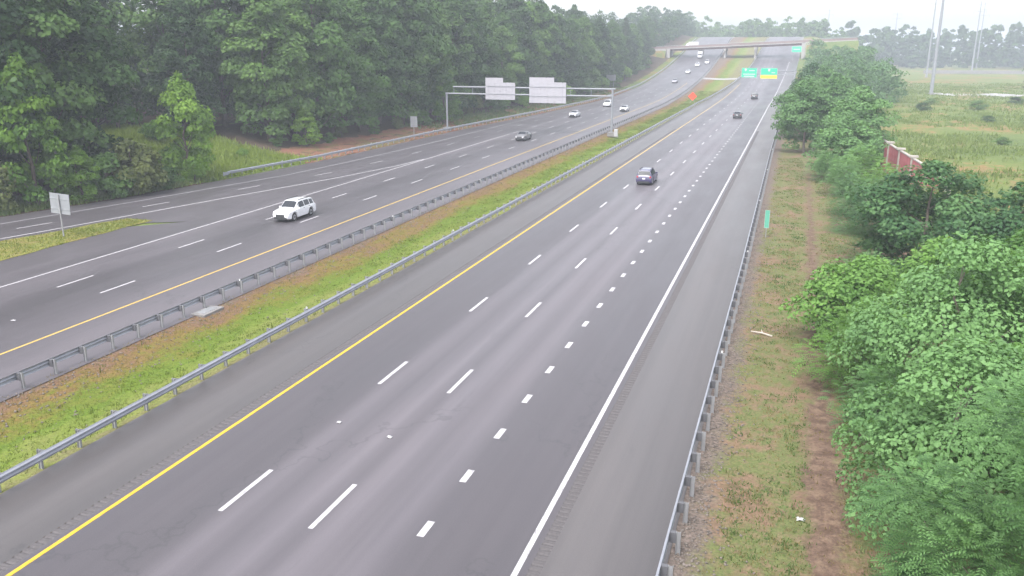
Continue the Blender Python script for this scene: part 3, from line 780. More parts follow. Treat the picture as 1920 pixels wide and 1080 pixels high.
fb = [(8.6, 90, 1.2, 0, 'yellow green bush below the red wall'), (5.6, 98, 1.0, 1, 'dim green bush at the foot of the far tree clump'), (4.2, 108, .9, 1, 'low grey green bush near the guardrail under the far clump'),
      (6.4, 78.5, 1.15, 1, 'rounded green bush on the verge level with the wall\'s near end'), (7.6, 104, 1.3, 0, 'green bush against the red wall below the far clump'), (6.0, 86.5, .95, 1, 'dull green bush left of the yellow green one below the wall'),
      (12.4, 82.5, 1.1, 0, 'light green bush just left of the wall\'s near end'), (5.0, 55.5, .8, 1, 'low bush above the bright leafy tree by the footpath'), (3.9, 41.5, 1.05, 0, 'bright low bush in front of the bright leafy tree'),
      (4.2, 34.5, .85, 1, 'small dull bush left of the big grey green tree'), (4.4, 22.6, .62, 1, 'small leafy bush beside the bare soil at the bottom'), (12.0, 59.5, 1.1, 0, 'bright bush at the foot of the dark round tree'),
      (3.8, 19.5, .5, 0, 'small ferny bush at the bottom edge beside the footpath')]
for x, y, s, k, lab in fb: plant_tree('bush', P_fbush[k], lab, 'bush', x, y, s)
fs = [(30, 235, 1.0), (44, 245, 1.2), (50, 215, 1.1), (39, 205, .8), (57, 268, 1.2), (36, 272, 1.0), (62, 235, 1.0), (33, 160, .7), (45, 175, .8), (70, 300, 1.3), (28, 300, 1.2)]
for i, (x, y, s) in enumerate(sorted(fs, key=lambda q: q[1])):
    plant_tree('field_shrub', P_shrub[1], f'low dark shrub in the open field, {ordinal(i)} nearest to the red wall', 'shrub', x, y, s, .55, 'shrubs scattered in the open field')

# grass and weeds
def tufts(name, X, Y, hgt, wid, mat, label, cat, nb=4, lean=.5, parent=None):
    n = len(X); 
    Xr = np.repeat(X, nb) + rng.normal(0, 1, n * nb) * np.repeat(wid, nb) * 1.6; Yr = np.repeat(Y, nb) + rng.normal(0, 1, n * nb) * np.repeat(wid, nb) * 1.6
    Z = terrain(Xr, Yr) - .05
    h = np.repeat(hgt, nb) * rng.uniform(.5, 1.2, n * nb); w = np.repeat(wid, nb)
    a = rng.random(n * nb) * 6.283; la = rng.random(n * nb) * 6.283; ln = h * lean * rng.random(n * nb)
    bx, by = np.cos(a) * w * .5, np.sin(a) * w * .5
    V = np.stack([np.stack([Xr - bx, Yr - by, Z], 1), np.stack([Xr + bx, Yr + by, Z], 1), np.stack([Xr + np.cos(la) * ln, Yr + np.sin(la) * ln, Z + h], 1)], 1).reshape(-1, 3)
    F = np.arange(len(V)).reshape(-1, 3)
    t = np.repeat(np.clip(np.repeat(rng.random(n), nb) * .6 + .4 * rng.random(n * nb), 0, 1), 3)
    o = link(name, np_mesh(name, V, F, mat, t)); return stuff(o, label, cat)
def pick(n, y0, y1, p=1.6):
    u = rng.random(n); return y0 + (y1 - y0) * u ** p
def vnoise(X, Y, cell, seed):
    r = np.random.default_rng(seed).random((257, 257)); x = X / cell + 1000.3; y = Y / cell + 1000.7
    i = np.floor(x).astype(int); j = np.floor(y).astype(int); u = x - i; v = y - j; u = u * u * (3 - 2 * u); v = v * v * (3 - 2 * v)
    g = lambda a, b: r[a % 257, b % 257]
    return (g(i, j) * (1 - u) + g(i + 1, j) * u) * (1 - v) + (g(i, j + 1) * (1 - u) + g(i + 1, j + 1) * u) * v
def patchy(X, Y, cell, lo, seed=0):
    X = X + 1.2 * cell * (vnoise(X, Y, cell * .8, seed + 7) - .5); Y = Y + 1.2 * cell * (vnoise(X, Y, cell * .8, seed + 8) - .5)
    v = .55 * vnoise(X, Y, cell, seed) + .3 * vnoise(X, Y, cell * .37, seed + 50) + .15 * vnoise(X, Y, cell * .12, seed + 90) + rng.normal(0, .13, len(X))
    return v > lo
Y = pick(26000, 14, 300); q = rng.random(len(Y)); X = medL(Y) + .9 + (medR(Y) - medL(Y) - 1.4) * q
k = patchy(X, Y, 3.0, .44, 1) & ((q > .33) | (rng.random(len(Y)) < .25))
tufts('median_grass', X[k], Y[k], .06 + .09 * rng.random(k.sum()) + Y[k] * .0003, .035 + Y[k] * .00035, M['grass'], 'yellow green grass growing along the median', 'grass')
Y = pick(7000, 14, 200); q = rng.random(len(Y)); X = medL(Y) + .2 + 3.0 * q
tufts('median_weeds', X, Y, .06 + .09 * rng.random(len(Y)), .04 + Y * .0003, M['grass_dry'], 'dry brown and yellow weeds at the foot of the median guardrail', 'weeds')
Y = pick(14000, 14, 130, 1.4); X = railRx(Y) + 1.1 + rng.random(len(Y)) * 8.5
k = patchy(X, Y, 2.6, .47, 3) & ~((X > 1.4) & (X < 2.6) & (rng.random(len(Y)) < .72))
tufts('verge_grass', X[k], Y[k], .05 + .11 * rng.random(k.sum()), .03 + Y[k] * .0004, M['grass_dry'], 'sparse dry grass on the right verge', 'grass', 5, .8)
k = patchy(X, Y, 2.2, .56, 5) & ~((X > 1.3) & (X < 2.7))
tufts('verge_weeds', X[k] + .3, Y[k], .05 + .13 * rng.random(k.sum()), .06 + Y[k] * .0005, M['weed'], 'leafy green weeds on the right verge', 'weeds', 7, 1.1)
Y = pick(26000, 90, 420, 1.5); X = 12 + rng.random(len(Y)) * (20 + Y * .28)
k = patchy(X, Y, 14., .5, 2)
tufts('field_grass', X[k], Y[k], .3 + .5 * rng.random(k.sum()), .12 + Y[k] * .0008, M['field_blade'], 'rough grass of the open field', 'grass', 4, .8)
Y = 82 + rng.random(7500) * 25; X = edgeD(Y) - 1 - rng.random(len(Y)) * 38
tufts('clearing_grass', X, Y, .4 + .5 * rng.random(len(Y)), .16 + .1 * rng.random(len(Y)), M['grass_bright'], 'tall bright grass filling the clearing in the wood', 'grass', 4, .7)
Y = 36 + rng.random(2600) * 27; q = rng.random(len(Y)); X = lineB(Y) + 1.3 + q * (-56.2 - lineB(Y) - 1.4)
tufts('gore_grass', X, Y, .12 + .15 * rng.random(len(Y)), .06 + .03 * rng.random(len(Y)), M['grass'], 'yellow green grass on the wedge between ramp and carriageway', 'grass')
Y = 34 + rng.random(5000) * 52; X = edgeD(Y) - .8 - rng.random(len(Y)) * 6
tufts('ramp_weeds', X, Y, .3 + .5 * rng.random(len(Y)), .14 + .1 * rng.random(len(Y)), M['weed'], 'brownish weeds beside the ramp under the trees', 'weeds', 5, .9)
Y = 150 + rng.random(3000) * 155; X = edgeD(Y) - 1.2 - rng.random(len(Y)) ** .7 * 9
k = patchy(X, Y, 6., .5, 4)
tufts('bank_weeds', X[k], Y[k], .3 + .5 * rng.random(k.sum()), .2 + .15 * rng.random(k.sum()), M['weed'], 'patches of weeds on the red soil bank', 'weeds', 5, .9)

# ================================================================== GUARDRAILS
def wbeam(L, face):
    """W-shaped beam, corrugation facing +x or -x (face), long side along +y"""
    prof = [(0, .0), (.012, .03), (.075, .07), (.08, .10), (.02, .14), (.005, .155), (.02, .17), (.08, .21), (.075, .24), (.012, .28), (0, .31)]
    back = [(x - .012, z) for x, z in prof][::-1]
    P = [(x * face, z * 1.18) for x, z in prof + back]
    me = MB().prism(P, 0, L).mesh('beam', .6); return me
def hpost(h):
    m = MB()
    m.box((-.07, 0, h / 2 - .2), (.012, .10, h + .4)); m.box((.07, 0, h / 2 - .2), (.012, .10, h + .4)); m.box((0, 0, h / 2 - .2), (.13, .01, h + .4))
    return m.mesh('post')
SEG = 3.81
def guardrail(label, fx, y0, y1, face, ynear, post_off, group):
    g = thing('guardrail', label, 'guardrail', (float(fx(y0)), y0, 0), 0, group)
    beam = wbeam(SEG + .03, face); beam.materials.append(M['galv'])
    post = hpost(.80); post.materials.append(M['galv_post'])
    bl = MB().box((0, 0, 0), (.2, .15, .36)).mesh('blockout'); bl.materials.append(M['block'])
    lip = MB().box((0, 0, 0), (.02, .1, .12)).mesh('reflector'); lip.materials.append(M['sign_white'])
    gx, gy = g.location.x, g.location.y
    farv = MB(); fb = MB(); fk = MB()
    y = y0; i = 0
    while y < y1:
        x0, x1 = float(fx(y)), float(fx(y + SEG)); z0 = float(np.interp(y, YS, elev(YS))); z1 = float(np.interp(y + SEG, YS, elev(YS)))
        rz = -math.atan2(x1 - x0, SEG); rx = math.atan2(z1 - z0, SEG)
        if y < ynear:
            link('beam', beam, parent=g, loc=(x0 - gx + (.004 if i % 2 else 0), y - gy, z0 + .44), rot=(rx, 0, rz))
        else:
            Mx = Matrix.Translation((x0 - gx, y - gy, z0 + .44)) @ Matrix.Rotation(rz, 4, 'Z') @ Matrix.Rotation(rx, 4, 'X')
            fb.add([Mx @ v.co for v in beam.vertices], [tuple(p.vertices) for p in beam.polygons])
        for k in range(2):
            yy = y + .95 + k * SEG / 2; t = (yy - y) / SEG; xx = x0 + (x1 - x0) * t; zz = z0 + (z1 - z0) * t
            if yy < ynear:
                tilt = (random.gauss(0, .012), random.gauss(0, .012), rz)
                link('post', post, parent=g, loc=(xx - gx - face * .29, yy - gy, zz), rot=tilt)
                link('blockout', bl, parent=g, loc=(xx - gx - face * .115, yy - gy, zz + .6), rot=(0, 0, rz))
                if (i * 2 + k) % 12 == 5:
                    link('reflector', lip, parent=g, loc=(xx - gx - face * .20, yy - gy, zz + .86), rot=(0, 0, rz + R(90)))
            else:
                farv.box((xx - gx - face * .29, yy - gy, zz + .36), (.15, .10, .74)); fk.box((xx - gx - face * .115, yy - gy, zz + .6), (.2, .15, .36))
        y += SEG; i += 1
    if farv.v:
        for nm, mb, mt in (('posts', farv, 'galv_post'), ('beams', fb, 'galv'), ('blockouts', fk, 'block')):
            o = link(nm, mb.mesh(nm, .6 if nm == 'beams' else None), M[mt], g); o['kind'] = 'stuff'
    return g
guardrail('galvanised guardrail on the left of the median, posts toward the grass', medL, 12, 520, -1, 200, 0, 'steel guardrails')
guardrail('galvanised guardrail on the right of the median, beam toward the near carriageway', medR, 8, 520, 1, 150, 0, 'steel guardrails')
guardrail('galvanised guardrail beside the right shoulder, backed by gravel and weeds', railRx, 8, 380, -1, 150, 0, 'steel guardrails')
lr = guardrail('galvanised guardrail along the far left carriageway below the wood', railLx, 88, 520, 1, 200, 0, 'steel guardrails')
t_ = MB(); t_.box((0, -.35, .55), (.12, .9, .36)); t_.box((.02, -.85, .55), (.05, .12, .5)); link('end_terminal', t_.mesh('end_terminal'), M['galv'], lr)

# drain slab, litter and debris
def lump(name, label, cat, x, y, dims, mat, rz=0., n=10, zoff=0., jit=.25):
    m = MB(); bm = bmesh.new(); bmesh.ops.create_icosphere(bm, subdivisions=2, radius=.5)
    for v in bm.verts:
        v.co *= 1 + random.uniform(-jit, jit)
    me = bpy.data.meshes.new(name); bm.to_mesh(me); bm.free()
    o = link(name, me, mat, loc=(x, y, tz(x, y) + zoff), rot=(0, 0, rz)); o.scale = dims
    return tag(o, label, cat)
def crumple(name, label, cat, x, y, s, mat, z=None, rz=0):
    n = 6; X, Y = np.meshgrid(np.linspace(-.5, .5, n), np.linspace(-.5, .5, n))
    V = np.stack([X * s[0] + rng.normal(0, .05, X.shape) * s[0], Y * s[1] + rng.normal(0, .05, X.shape) * s[1], s[2] * (.1 + rng.random(X.shape))], -1).reshape(-1, 3)
    idx = np.arange(n * n).reshape(n, n); F = np.stack([idx[:-1, :-1], idx[:-1, 1:], idx[1:, 1:], idx[1:, :-1]], -1).reshape(-1, 4)
    o = link(name, np_mesh(name, V, F), mat, loc=(x, y, tz(x, y) if z is None else z), rot=(0, 0, rz)); md = o.modifiers.new('thickness', 'SOLIDIFY'); md.thickness = .004
    return tag(o, label, cat)
M['litter'] = plain('white_plastic', (.5, .49, .5), .5, var=.06)
M['board'] = plain('weathered_board', (.45, .40, .35), .9, var=.2, scale=5)
ds = thing('drain_slab', 'pale concrete drain slab at the foot of the median guardrail', 'drain', (-33.3, 41.2, tz(-33.3, 41.2)), 0)
link('slab', MB().box((0, 0, .0), (1.0, 1.9, .16)).mesh('slab'), M['concrete'], ds)
gr = MB()
for i in range(7): gr.box((0, -.6 + i * .2, .10), (.6, .06, .04))
link('grate', gr.mesh('grate'), M['galv_dark'], ds)
crumple('litter', 'crumpled white plastic scrap on the bare soil at lower right', 'litter', 1.35, 27.6, (.26, .2, .08), M['litter'])
crumple('litter', 'white scrap at the bottom edge of the right verge', 'litter', -.1, 22.9, (.18, .36, .1), M['litter'])
crumple('litter', 'small white scrap lying in the second lane of the near carriageway', 'litter', -14.9, 28.9, (.2, .15, .05), M['litter'], z=.01)
crumple('litter', 'tiny white scrap near the first dashed line of the near carriageway', 'litter', -17.6, 29.5, (.18, .14, .06), M['litter'], z=.01)
crumple('litter', 'pale scrap lying on the left carriageway near the picture\'s left edge', 'litter', -43.0, 36.0, (.26, .16, .05), M['litter'], z=.01)
bd = thing('broken_branch', 'pale broken stick lying on the verge beside the gravel', 'branch', (-.2, 47.0, tz(-.2, 47.0) + .06), R(70))
link('stem', MB().path([Vector((0, 0, 0)), Vector((.1, .6, .03)), Vector((.05, 1.25, .02))], [.05, .045, .03], 7).mesh('stem', .8), M['board'], bd)
link('twig', MB().path([Vector((.1, .6, .03)), Vector((.4, .8, .12))], [.03, .012], 6).mesh('twig', .8), M['board'], bd)
Y = pick(900, 16, 110, 1.5); 
# loose stones beside the guardrail and in the median: nobody could count them
def stones(name, X, Y, s, mat, label):
    base = np.array([(1, 0, 0), (-1, 0, 0), (0, 1, 0), (0, -1, 0), (0, 0, .8), (0, 0, -.5)], float)
    FF = np.array([(0, 2, 4), (2, 1, 4), (1, 3, 4), (3, 0, 4), (2, 0, 5), (1, 2, 5), (3, 1, 5), (0, 3, 5)])
    n = len(X); V = base[None] * s[:, None, None] * rng.uniform(.6, 1.3, (n, 6, 1)); 
    V = V + np.stack([X, Y, terrain(X, Y) - .01], 1)[:, None]
    F = (FF[None] + (np.arange(n) * 6)[:, None, None]).reshape(-1, 3)
    return stuff(link(name, np_mesh(name, V.reshape(-1, 3), F, mat)), label, 'stones')
Y = pick(2600, 16, 90, 1.5); X = railRx(Y) + .2 + np.abs(rng.normal(0, .8, len(Y)))
stones('gravel_stones', X, Y, .03 + .05 * rng.random(len(Y)), M['gravel'], 'loose gravel stones along the right guardrail')
Y = pick(1500, 16, 80, 1.4); q = rng.random(len(Y)); X = medL(Y) + .3 + np.abs(rng.normal(0, 2.0, len(Y)))
k = X < -26.6
stones('median_stones', X[k], Y[k], .03 + .06 * rng.random(k.sum()), M['gravel'], 'loose stones along the median guardrail')

# ================================================================== SIGNS
gx0, gx1, gy = -63.4, -31.4, 152.5
ga = thing('sign_gantry', 'grey steel overhead gantry spanning the left carriageway', 'gantry', (gx0, gy, 0))
W_ = gx1 - gx0
for x, top in ((0, 7.15), (W_, 8.3)):
    link('post', MB().tube((x, 0, 0), (x, 0, top), .19, n=14).mesh('post', .6), M['pole'], ga)
    link('footing', MB().box((x, 0, .32), (1.3, 1.3, .7)).mesh('footing'), M['concrete'], ga)
    link('base_plate', MB().box((x, 0, .71), (.7, .7, .06)).mesh('base_plate'), M['galv_dark'], ga)
link('chord', MB().tube((-.2, 0, 7.0), (W_ + .2, 0, 7.0), .15, n=12).mesh('chord', .6), M['pole'], ga)
link('chord', MB().tube((1.4, .0, 8.25), (W_ + .5, .0, 8.25), .15, n=12).mesh('chord', .6), M['pole'], ga)
for x in np.linspace(1.5, W_ - .1, 9):
    link('strut', MB().tube((x, 0, 7.0), (x, 0, 8.25), .05, n=8).mesh('strut'), M['pole'], ga)
def sign_back(parent_label, x0, x1, z0, z1, tabw, tabh, grp):
    s = thing('overhead_sign', parent_label, 'sign', (x0, gy - .35, z0), 0, grp)
    w, h = x1 - x0, z1 - z0
    link('panel', MB().box((w / 2, -.0, h / 2), (w, .05, h)).mesh('panel'), M['alu'], s)
    link('exit_tab', MB().box((tabw / 2, .004, h + tabh / 2), (tabw, .05, tabh)).mesh('exit_tab'), M['alu'], s)
    for k in range(5):
        link('stiffener', MB().box((w * (k + .5) / 5, -.05, h / 2), (.07, .07, h * .96)).mesh('stiffener'), M['alu'], s)
    for zz in (h * .33, h * .78):
        link('rail', MB().box((w / 2, -.1, zz), (w * .98, .04, .09)).mesh('rail'), M['galv_dark'], s)
    for k in (.2, .8):
        link('bracket', MB().box((w * k, .12, h * .5), (.1, .2, h * .7)).mesh('bracket'), M['galv_dark'], s)
sign_back('smaller white sign back with raised tab, left one on the gantry', -55.4, -49.6, 6.05, 9.15, 3.45, .85, 'overhead sign backs on the gantry')
sign_back('larger white sign back with raised tab, right one on the gantry', -46.85, -39.9, 5.6, 9.3, 4.7, .85, 'overhead sign backs on the gantry')
cb = thing('control_box', 'small white cabinet at the foot of the gantry\'s median post', 'cabinet', (-30.3, 151.3, 0))
link('case', MB().box((0, 0, .75), (.6, .5, 1.2)).mesh('case'), M['sign_white'], cb)
link('plinth', MB().box((0, 0, .07), (.8, .7, .16)).mesh('plinth'), M['concrete'], cb)
link('door', MB().box((0, -.26, .75), (.5, .02, 1.0)).mesh('door'), M['alu'], cb)

def roadside_sign(label, x, y, w, h, zb, mat, posts=1, tilt=0., group=None, backs=True, rz=0):
    s = thing('road_sign', label, 'sign', (x, y, tz(x, y)), rz, group)
    p = link('panel', MB().box((0, 0, 0), (w, .03, h)).mesh('panel'), M[mat], s, (0, .0, zb + h / 2), (0, tilt, 0))
    if backs:
        for k in (-.25, .25): link('stiffener', MB().box((0, 0, 0), (w * .94, .04, .05)).mesh('stiffener'), M['galv_dark'], p, (0, -.035, h * k))
        link('seam', MB().box((0, -.02, 0), (.03, .012, h)).mesh('seam'), M['galv_dark'], p)
    for k in range(posts):
        xx = 0 if posts == 1 else (k - .5) * w * .6
        link('post', MB().box((xx, -.1, (zb + h * .95) / 2 - .1), (.1, .08, zb + h * .95 + .2)).mesh('post'), M['galv_post'], s)
    return s
roadside_sign('grey sign back on one post in the gore grass beside the ramp', -58.5, 55.2, 2.05, 1.75, 1.95, 'alu_dull', 1, R(3))
roadside_sign('small pale square sign back on a post before the gantry', -64.4, 139.5, 1.35, 1.9, 1.75, 'alu_dull')
sg = roadside_sign('hazy greenish sign back on the wood\'s edge far up the left carriageway', -62.5, 300, 3.3, 2.0, 2.4, 'alu_dull', 2)

# orange diamond work sign in the median
os_ = thing('work_sign', 'bright orange diamond warning sign standing in the median grass', 'sign', (-28.6, 252, tz(-28.6, 252)))
p = link('panel', MB().box((0, 0, 0), (1.75, .03, 1.75)).mesh('panel'), M['orange'], os_, (0, 0, 1.85), (0, R(45), 0))
for sx in (-1, 1):
    link('leg', MB().tube((sx * .1, 0, 1.0), (sx * .7, -.3, 0), .03, n=8).mesh('leg'), M['galv_dark'], os_)
    link('leg', MB().tube((sx * .1, 0, 1.0), (sx * .7, .4, 0), .03, n=8).mesh('leg'), M['galv_dark'], os_)
link('post', MB().box((0, .04, 1.3), (.05, .04, 1.5)).mesh('post'), M['galv_dark'], os_)

# green location marker by the right guardrail
mm = thing('location_marker', 'narrow upright pale green marker sign behind the right guardrail', 'marker', (-1.55, 73.5, tz(-1.55, 73.5)), 0)
link('panel', MB().box((0, 0, 1.6), (.36, .02, 1.53)).mesh('panel'), M['marker_green'], mm)
fr = MB(); fr.box((-.185, -.013, 1.6), (.016, .004, 1.5)); fr.box((.185, -.013, 1.6), (.016, .004, 1.5)); fr.box((0, -.013, 2.355), (.386, .004, .016)); fr.box((0, -.013, .845), (.386, .004, .016))
link('border', fr.mesh('border'), M['sign_white'], mm)
link('post', MB().box((0, .04, 1.0), (.06, .05, 2.1)).mesh('post'), M['galv_post'], mm)

# green guide signs over the near carriageway
OY = 262.0; oz = float(elev(OY))
og = thing('sign_gantry', 'thin hazy cantilever gantry reaching over the near carriageway from the right', 'gantry', (-1.2, OY, oz))
link('post', MB().tube((0, 0, 0), (0, 0, 8.8), .22, .17, n=12).mesh('post', .6), M['pole'], og)
link('footing', MB().box((0, 0, .3), (1.2, 1.2, .6)).mesh('footing'), M['concrete'], og)
for zz in (7.5, 8.5): link('arm', MB().tube((0, 0, zz), (-15.4, 0, zz), .11, .08, n=10).mesh('arm', .6), M['pole'], og)
for i in range(7): link('strut', MB().tube((-1.5 - i * 2.2, 0, 7.5), (-2.6 - i * 2.2, 0, 8.5), .04, n=6).mesh('strut'), M['pole'], og)
def guide_sign(label, xc, w, h, zb, yellow):
    s = thing('guide_sign', label, 'sign', (xc, OY - .3, oz + zb), 0, 'green guide signs')
    hy = .85 if yellow else 0
    link('panel', MB().box((0, 0, hy + (h - hy) / 2), (w, .05, h - hy)).mesh('panel'), M['sign_green'], s)
    if yellow:
        link('lane_panel', MB().box((0, -.0, hy / 2), (w, .052, hy - .004)).mesh('lane_panel'), M['sign_yellow'], s)
        link('lane_band', MB().box((0, -.004, hy + .08), (w, .054, .12)).mesh('lane_band'), M['orange'], s)
        sh = MB(); sh.add([(-.28, -.032, h - .2), (.28, -.032, h - .2), (.32, -.032, h - .6), (0, -.032, h - 1.05), (-.32, -.032, h - .6)], [(0, 1, 2, 3, 4)])
        link('shield', sh.mesh('shield'), M['sign_white'], s)
        link('text_line', MB().box((1.2, -.03, hy + .75), (1.0, .01, .22)).mesh('text_line'), M['sign_white'], s)
    else:
        sh = MB(); sh.add([(-1.3, -.032, h - .2), (-.75, -.032, h - .2), (-.7, -.032, h - .55), (-1.02, -.032, h - .95), (-1.35, -.032, h - .55)], [(0, 1, 2, 3, 4)])
        link('shield', sh.mesh('shield'), M['sign_white'], s)
        for zz, ww, xx in ((h - .75, 1.6, .7), (.95, 3.4, 0), (.35, 2.9, 0)):
            link('text_line', MB().box((xx, -.03, zz), (ww, .01, .24)).mesh('text_line'), M['sign_white'], s)
    bt = MB()
    for zz in (h - .06, hy + .06): bt.box((0, -.03, zz), (w * .98, .01, .05))
    for xx in (-w / 2 + .05, w / 2 - .05): bt.box((xx, -.0305, hy + (h - hy) / 2), (.05, .01, (h - hy) * .94))
    link('border', bt.mesh('border'), M['sign_white'], s)
guide_sign('plain green overhead guide sign over the near carriageway', -13.9, 4.3, 2.7, 6.6, False)
guide_sign('green overhead guide sign with a yellow strip along its bottom', -8.4, 4.6, 2.9, 6.4, True)
ex = thing('exit_sign', 'small green sign beside the right end of the bridge', 'sign', (-2.2, 424, float(elev(424))), 0)
link('panel', MB().box((0, 0, 5.2), (4.3, .06, 2.6)).mesh('panel'), M['sign_green'], ex)
bt = MB()
for zz in (4.0, 6.4): bt.box((0, -.04, zz), (4.2, .01, .09))
for xx in (-2.07, 2.07): bt.box((xx, -.041, 5.2), (.09, .01, 2.4))
link('border', bt.mesh('border'), M['sign_white'], ex)
link('text_line', MB().box((0, -.04, 5.2), (2.8, .01, .4)).mesh('text_line'), M['sign_white'], ex)
for xx in (-1.4, 1.4): link('post', MB().box((xx, .08, 2.2), (.14, .1, 6.2)).mesh('post'), M['galv_post'], ex)

# ================================================================== RED WALL
def brick_mat():
    t = NT('red_block'); v = t.coord(kind='World'); n = t.noise(v, .9, 5)
    c = t.ramp(n, [(.3, (.36, .085, .10)), (.7, (.47, .14, .15))])
    w = t.n('ShaderNodeTexWave', wave_type='BANDS', bands_direction='Z'); w.inputs['Scale'].default_value = 1.6
    t.l(v, w.inputs['Vector'])
    t.bsdf(c, .85, bump=w.outputs[0], bs=.4, bd=.02); return t.m
M['brick'] = brick_mat()
M['wall_con'] = plain('wall_concrete', (.34, .31, .28), .85, var=.15)
wl = thing('noise_wall', 'red panelled wall with pale concrete posts and caps behind the trees', 'wall', (12.2, 116, 0))
wp = [(14.1, 87.5), (13.45, 95.6), (12.85, 103.7), (12.3, 111.2), (11.8, 118.8), (11.4, 126.5), (11.0, 134.5), (10.7, 142.5)]
tops = [3.6, 3.75, 3.75, 3.75, 3.7, 3.75, 3.75, 3.75]
for i, (x, y) in enumerate(wp):
    b = tz(x, y)
    link('post', MB().box((x - 12.2, y - 116, tops[i] / 2 - .3), (.5, .5, tops[i] + .6)).mesh('post'), M['wall_con'], wl)
    link('cap', MB().box((x - 12.2, y - 116, tops[i] + .10), (.95, .8, .18)).mesh('cap'), M['wall_con'], wl)
    if i + 1 < len(wp):
        x2, y2 = wp[i + 1]; a = Vector((x, y, 0)); c = Vector((x2, y2, 0)); L = (c - a).length; mid = (a + c) / 2
        rz = math.atan2(y2 - y, x2 - x)
        zt = min(tops[i], tops[i + 1]) - .18
        for k in range(4):
            hh = zt / 4
            link('panel', MB().box((0, 0, 0), (L - .5, .2, hh - .02)).mesh('panel'), M['brick'], wl, (mid.x - 12.2, mid.y - 116, hh * (k + .5)), (0, 0, rz))
        link('coping', MB().box((0, 0, 0), (L - .49, .34, .12)).mesh('coping'), M['wall_con'], wl, (mid.x - 12.2, mid.y - 116, zt + .062), (0, 0, rz))

# ================================================================== POWER POLES
def power_pole(label, x, y, h, r, arms=3, group='steel transmission poles'):
    o = thing('power_pole', label, 'pole', (x, y, tz(x, y) - .3), R(10), group)
    link('shaft', MB().tube((0, 0, 0), (0, 0, h), r, r * .45, n=14).mesh('shaft', .6), M['pole'], o)
    link('footing', MB().tube((0, 0, 0), (0, 0, .7), r * 1.7, r * 1.6, n=14).mesh('footing', .6), M['concrete'], o)
    for k in range(arms):
        z = h - 1.5 - k * 4.0
        for s in (-1, 1):
            a = link('arm', MB().tube((0, 0, z), (s * 3.8, 0, z + .8), r * .28, r * .12, n=8).mesh('arm'), M['pole'], o)
            link('insulator', MB().tube((s * 3.7, 0, z + .75), (s * 3.7, 0, z - 1.1), .1, .08, n=8).mesh('insulator'), M['galv_dark'], a)
    return o
power_pole('nearest tall steel power pole rising from the field at upper right', 42.0, 316.7, 41, .62)
power_pole('thinner pole just left of the nearest power pole', 63, 500, 46, .5)
power_pole('faint distant power pole right of the nearest one', 120, 700, 46, .5)
power_pole('pale distant power pole, rightmost in the field', 104, 620, 46, .5)
power_pole('very faint pole above the right end of the bridge', 22, 900, 46, .7, 2)
power_pole('very faint pole on the skyline right of the bridge', 82, 900, 46, .7, 2)
fw = thing('field_wall', 'long low pale wall across the far end of the field', 'wall', (100, 560, tz(100, 560)), R(8))
for k in range(9):
    link('panel', MB().box((-28 + k * 8, 0, 1.0), (7.9, .3, 2.0)).mesh('panel'), M['concrete'], fw)
for k in range(10):
    link('post', MB().box((-32 + k * 8, 0, 1.05), (.35, .5, 2.2)).mesh('post'), M['concrete'], fw)

# ================================================================== VEHICLES
SUV = dict(L=2.42, wy=(1.45, -1.42), wr=.37, h=[
    (-2.42, .66, .60, .80, .66), (-2.38, 1.00, .96, .90, .80), (-2.28, 1.12, 1.05, .93, .80), (-2.00, 1.66, 1.07, .95, .66), (-1.2, 1.75, 1.07, .965, .68), (0, 1.76, 1.05, .97, .69),
    (.42, 1.71, 1.03, .97, .68), (1.12, 1.15, 1.01, .97, .76), (1.7, 1.06, .97, .95, .76), (2.2, .95, .87, .88, .70), (2.37, .80, .74, .80, .64), (2.42, .60, .56, .74, .60)], rear=(-2.25, -2.03), front=(.47, 1.08), sides=[(-1.95, -1.35), (-1.25, -.42), (-.32, .62)])
SEDAN = dict(L=2.38, wy=(1.42, -1.38), wr=.33, h=[
    (-2.38, .60, .56, .76, .64), (-2.33, .92, .88, .86, .74), (-2.1, 1.02, .95, .89, .74), (-1.62, 1.06, .97, .91, .74), (-.95, 1.40, .97, .92, .60), (-.2, 1.46, .96, .92, .62),
    (.25, 1.42, .95, .92, .61), (1.05, 1.02, .92, .92, .72), (1.7, .94, .86, .90, .72), (2.15, .82, .76, .84, .66), (2.32, .70, .64, .76, .62), (2.38, .55, .50, .70, .58)], rear=(-1.56, -1.0), front=(.3, 1.0), sides=[(-1.15, -.35), (-.25, .6)])
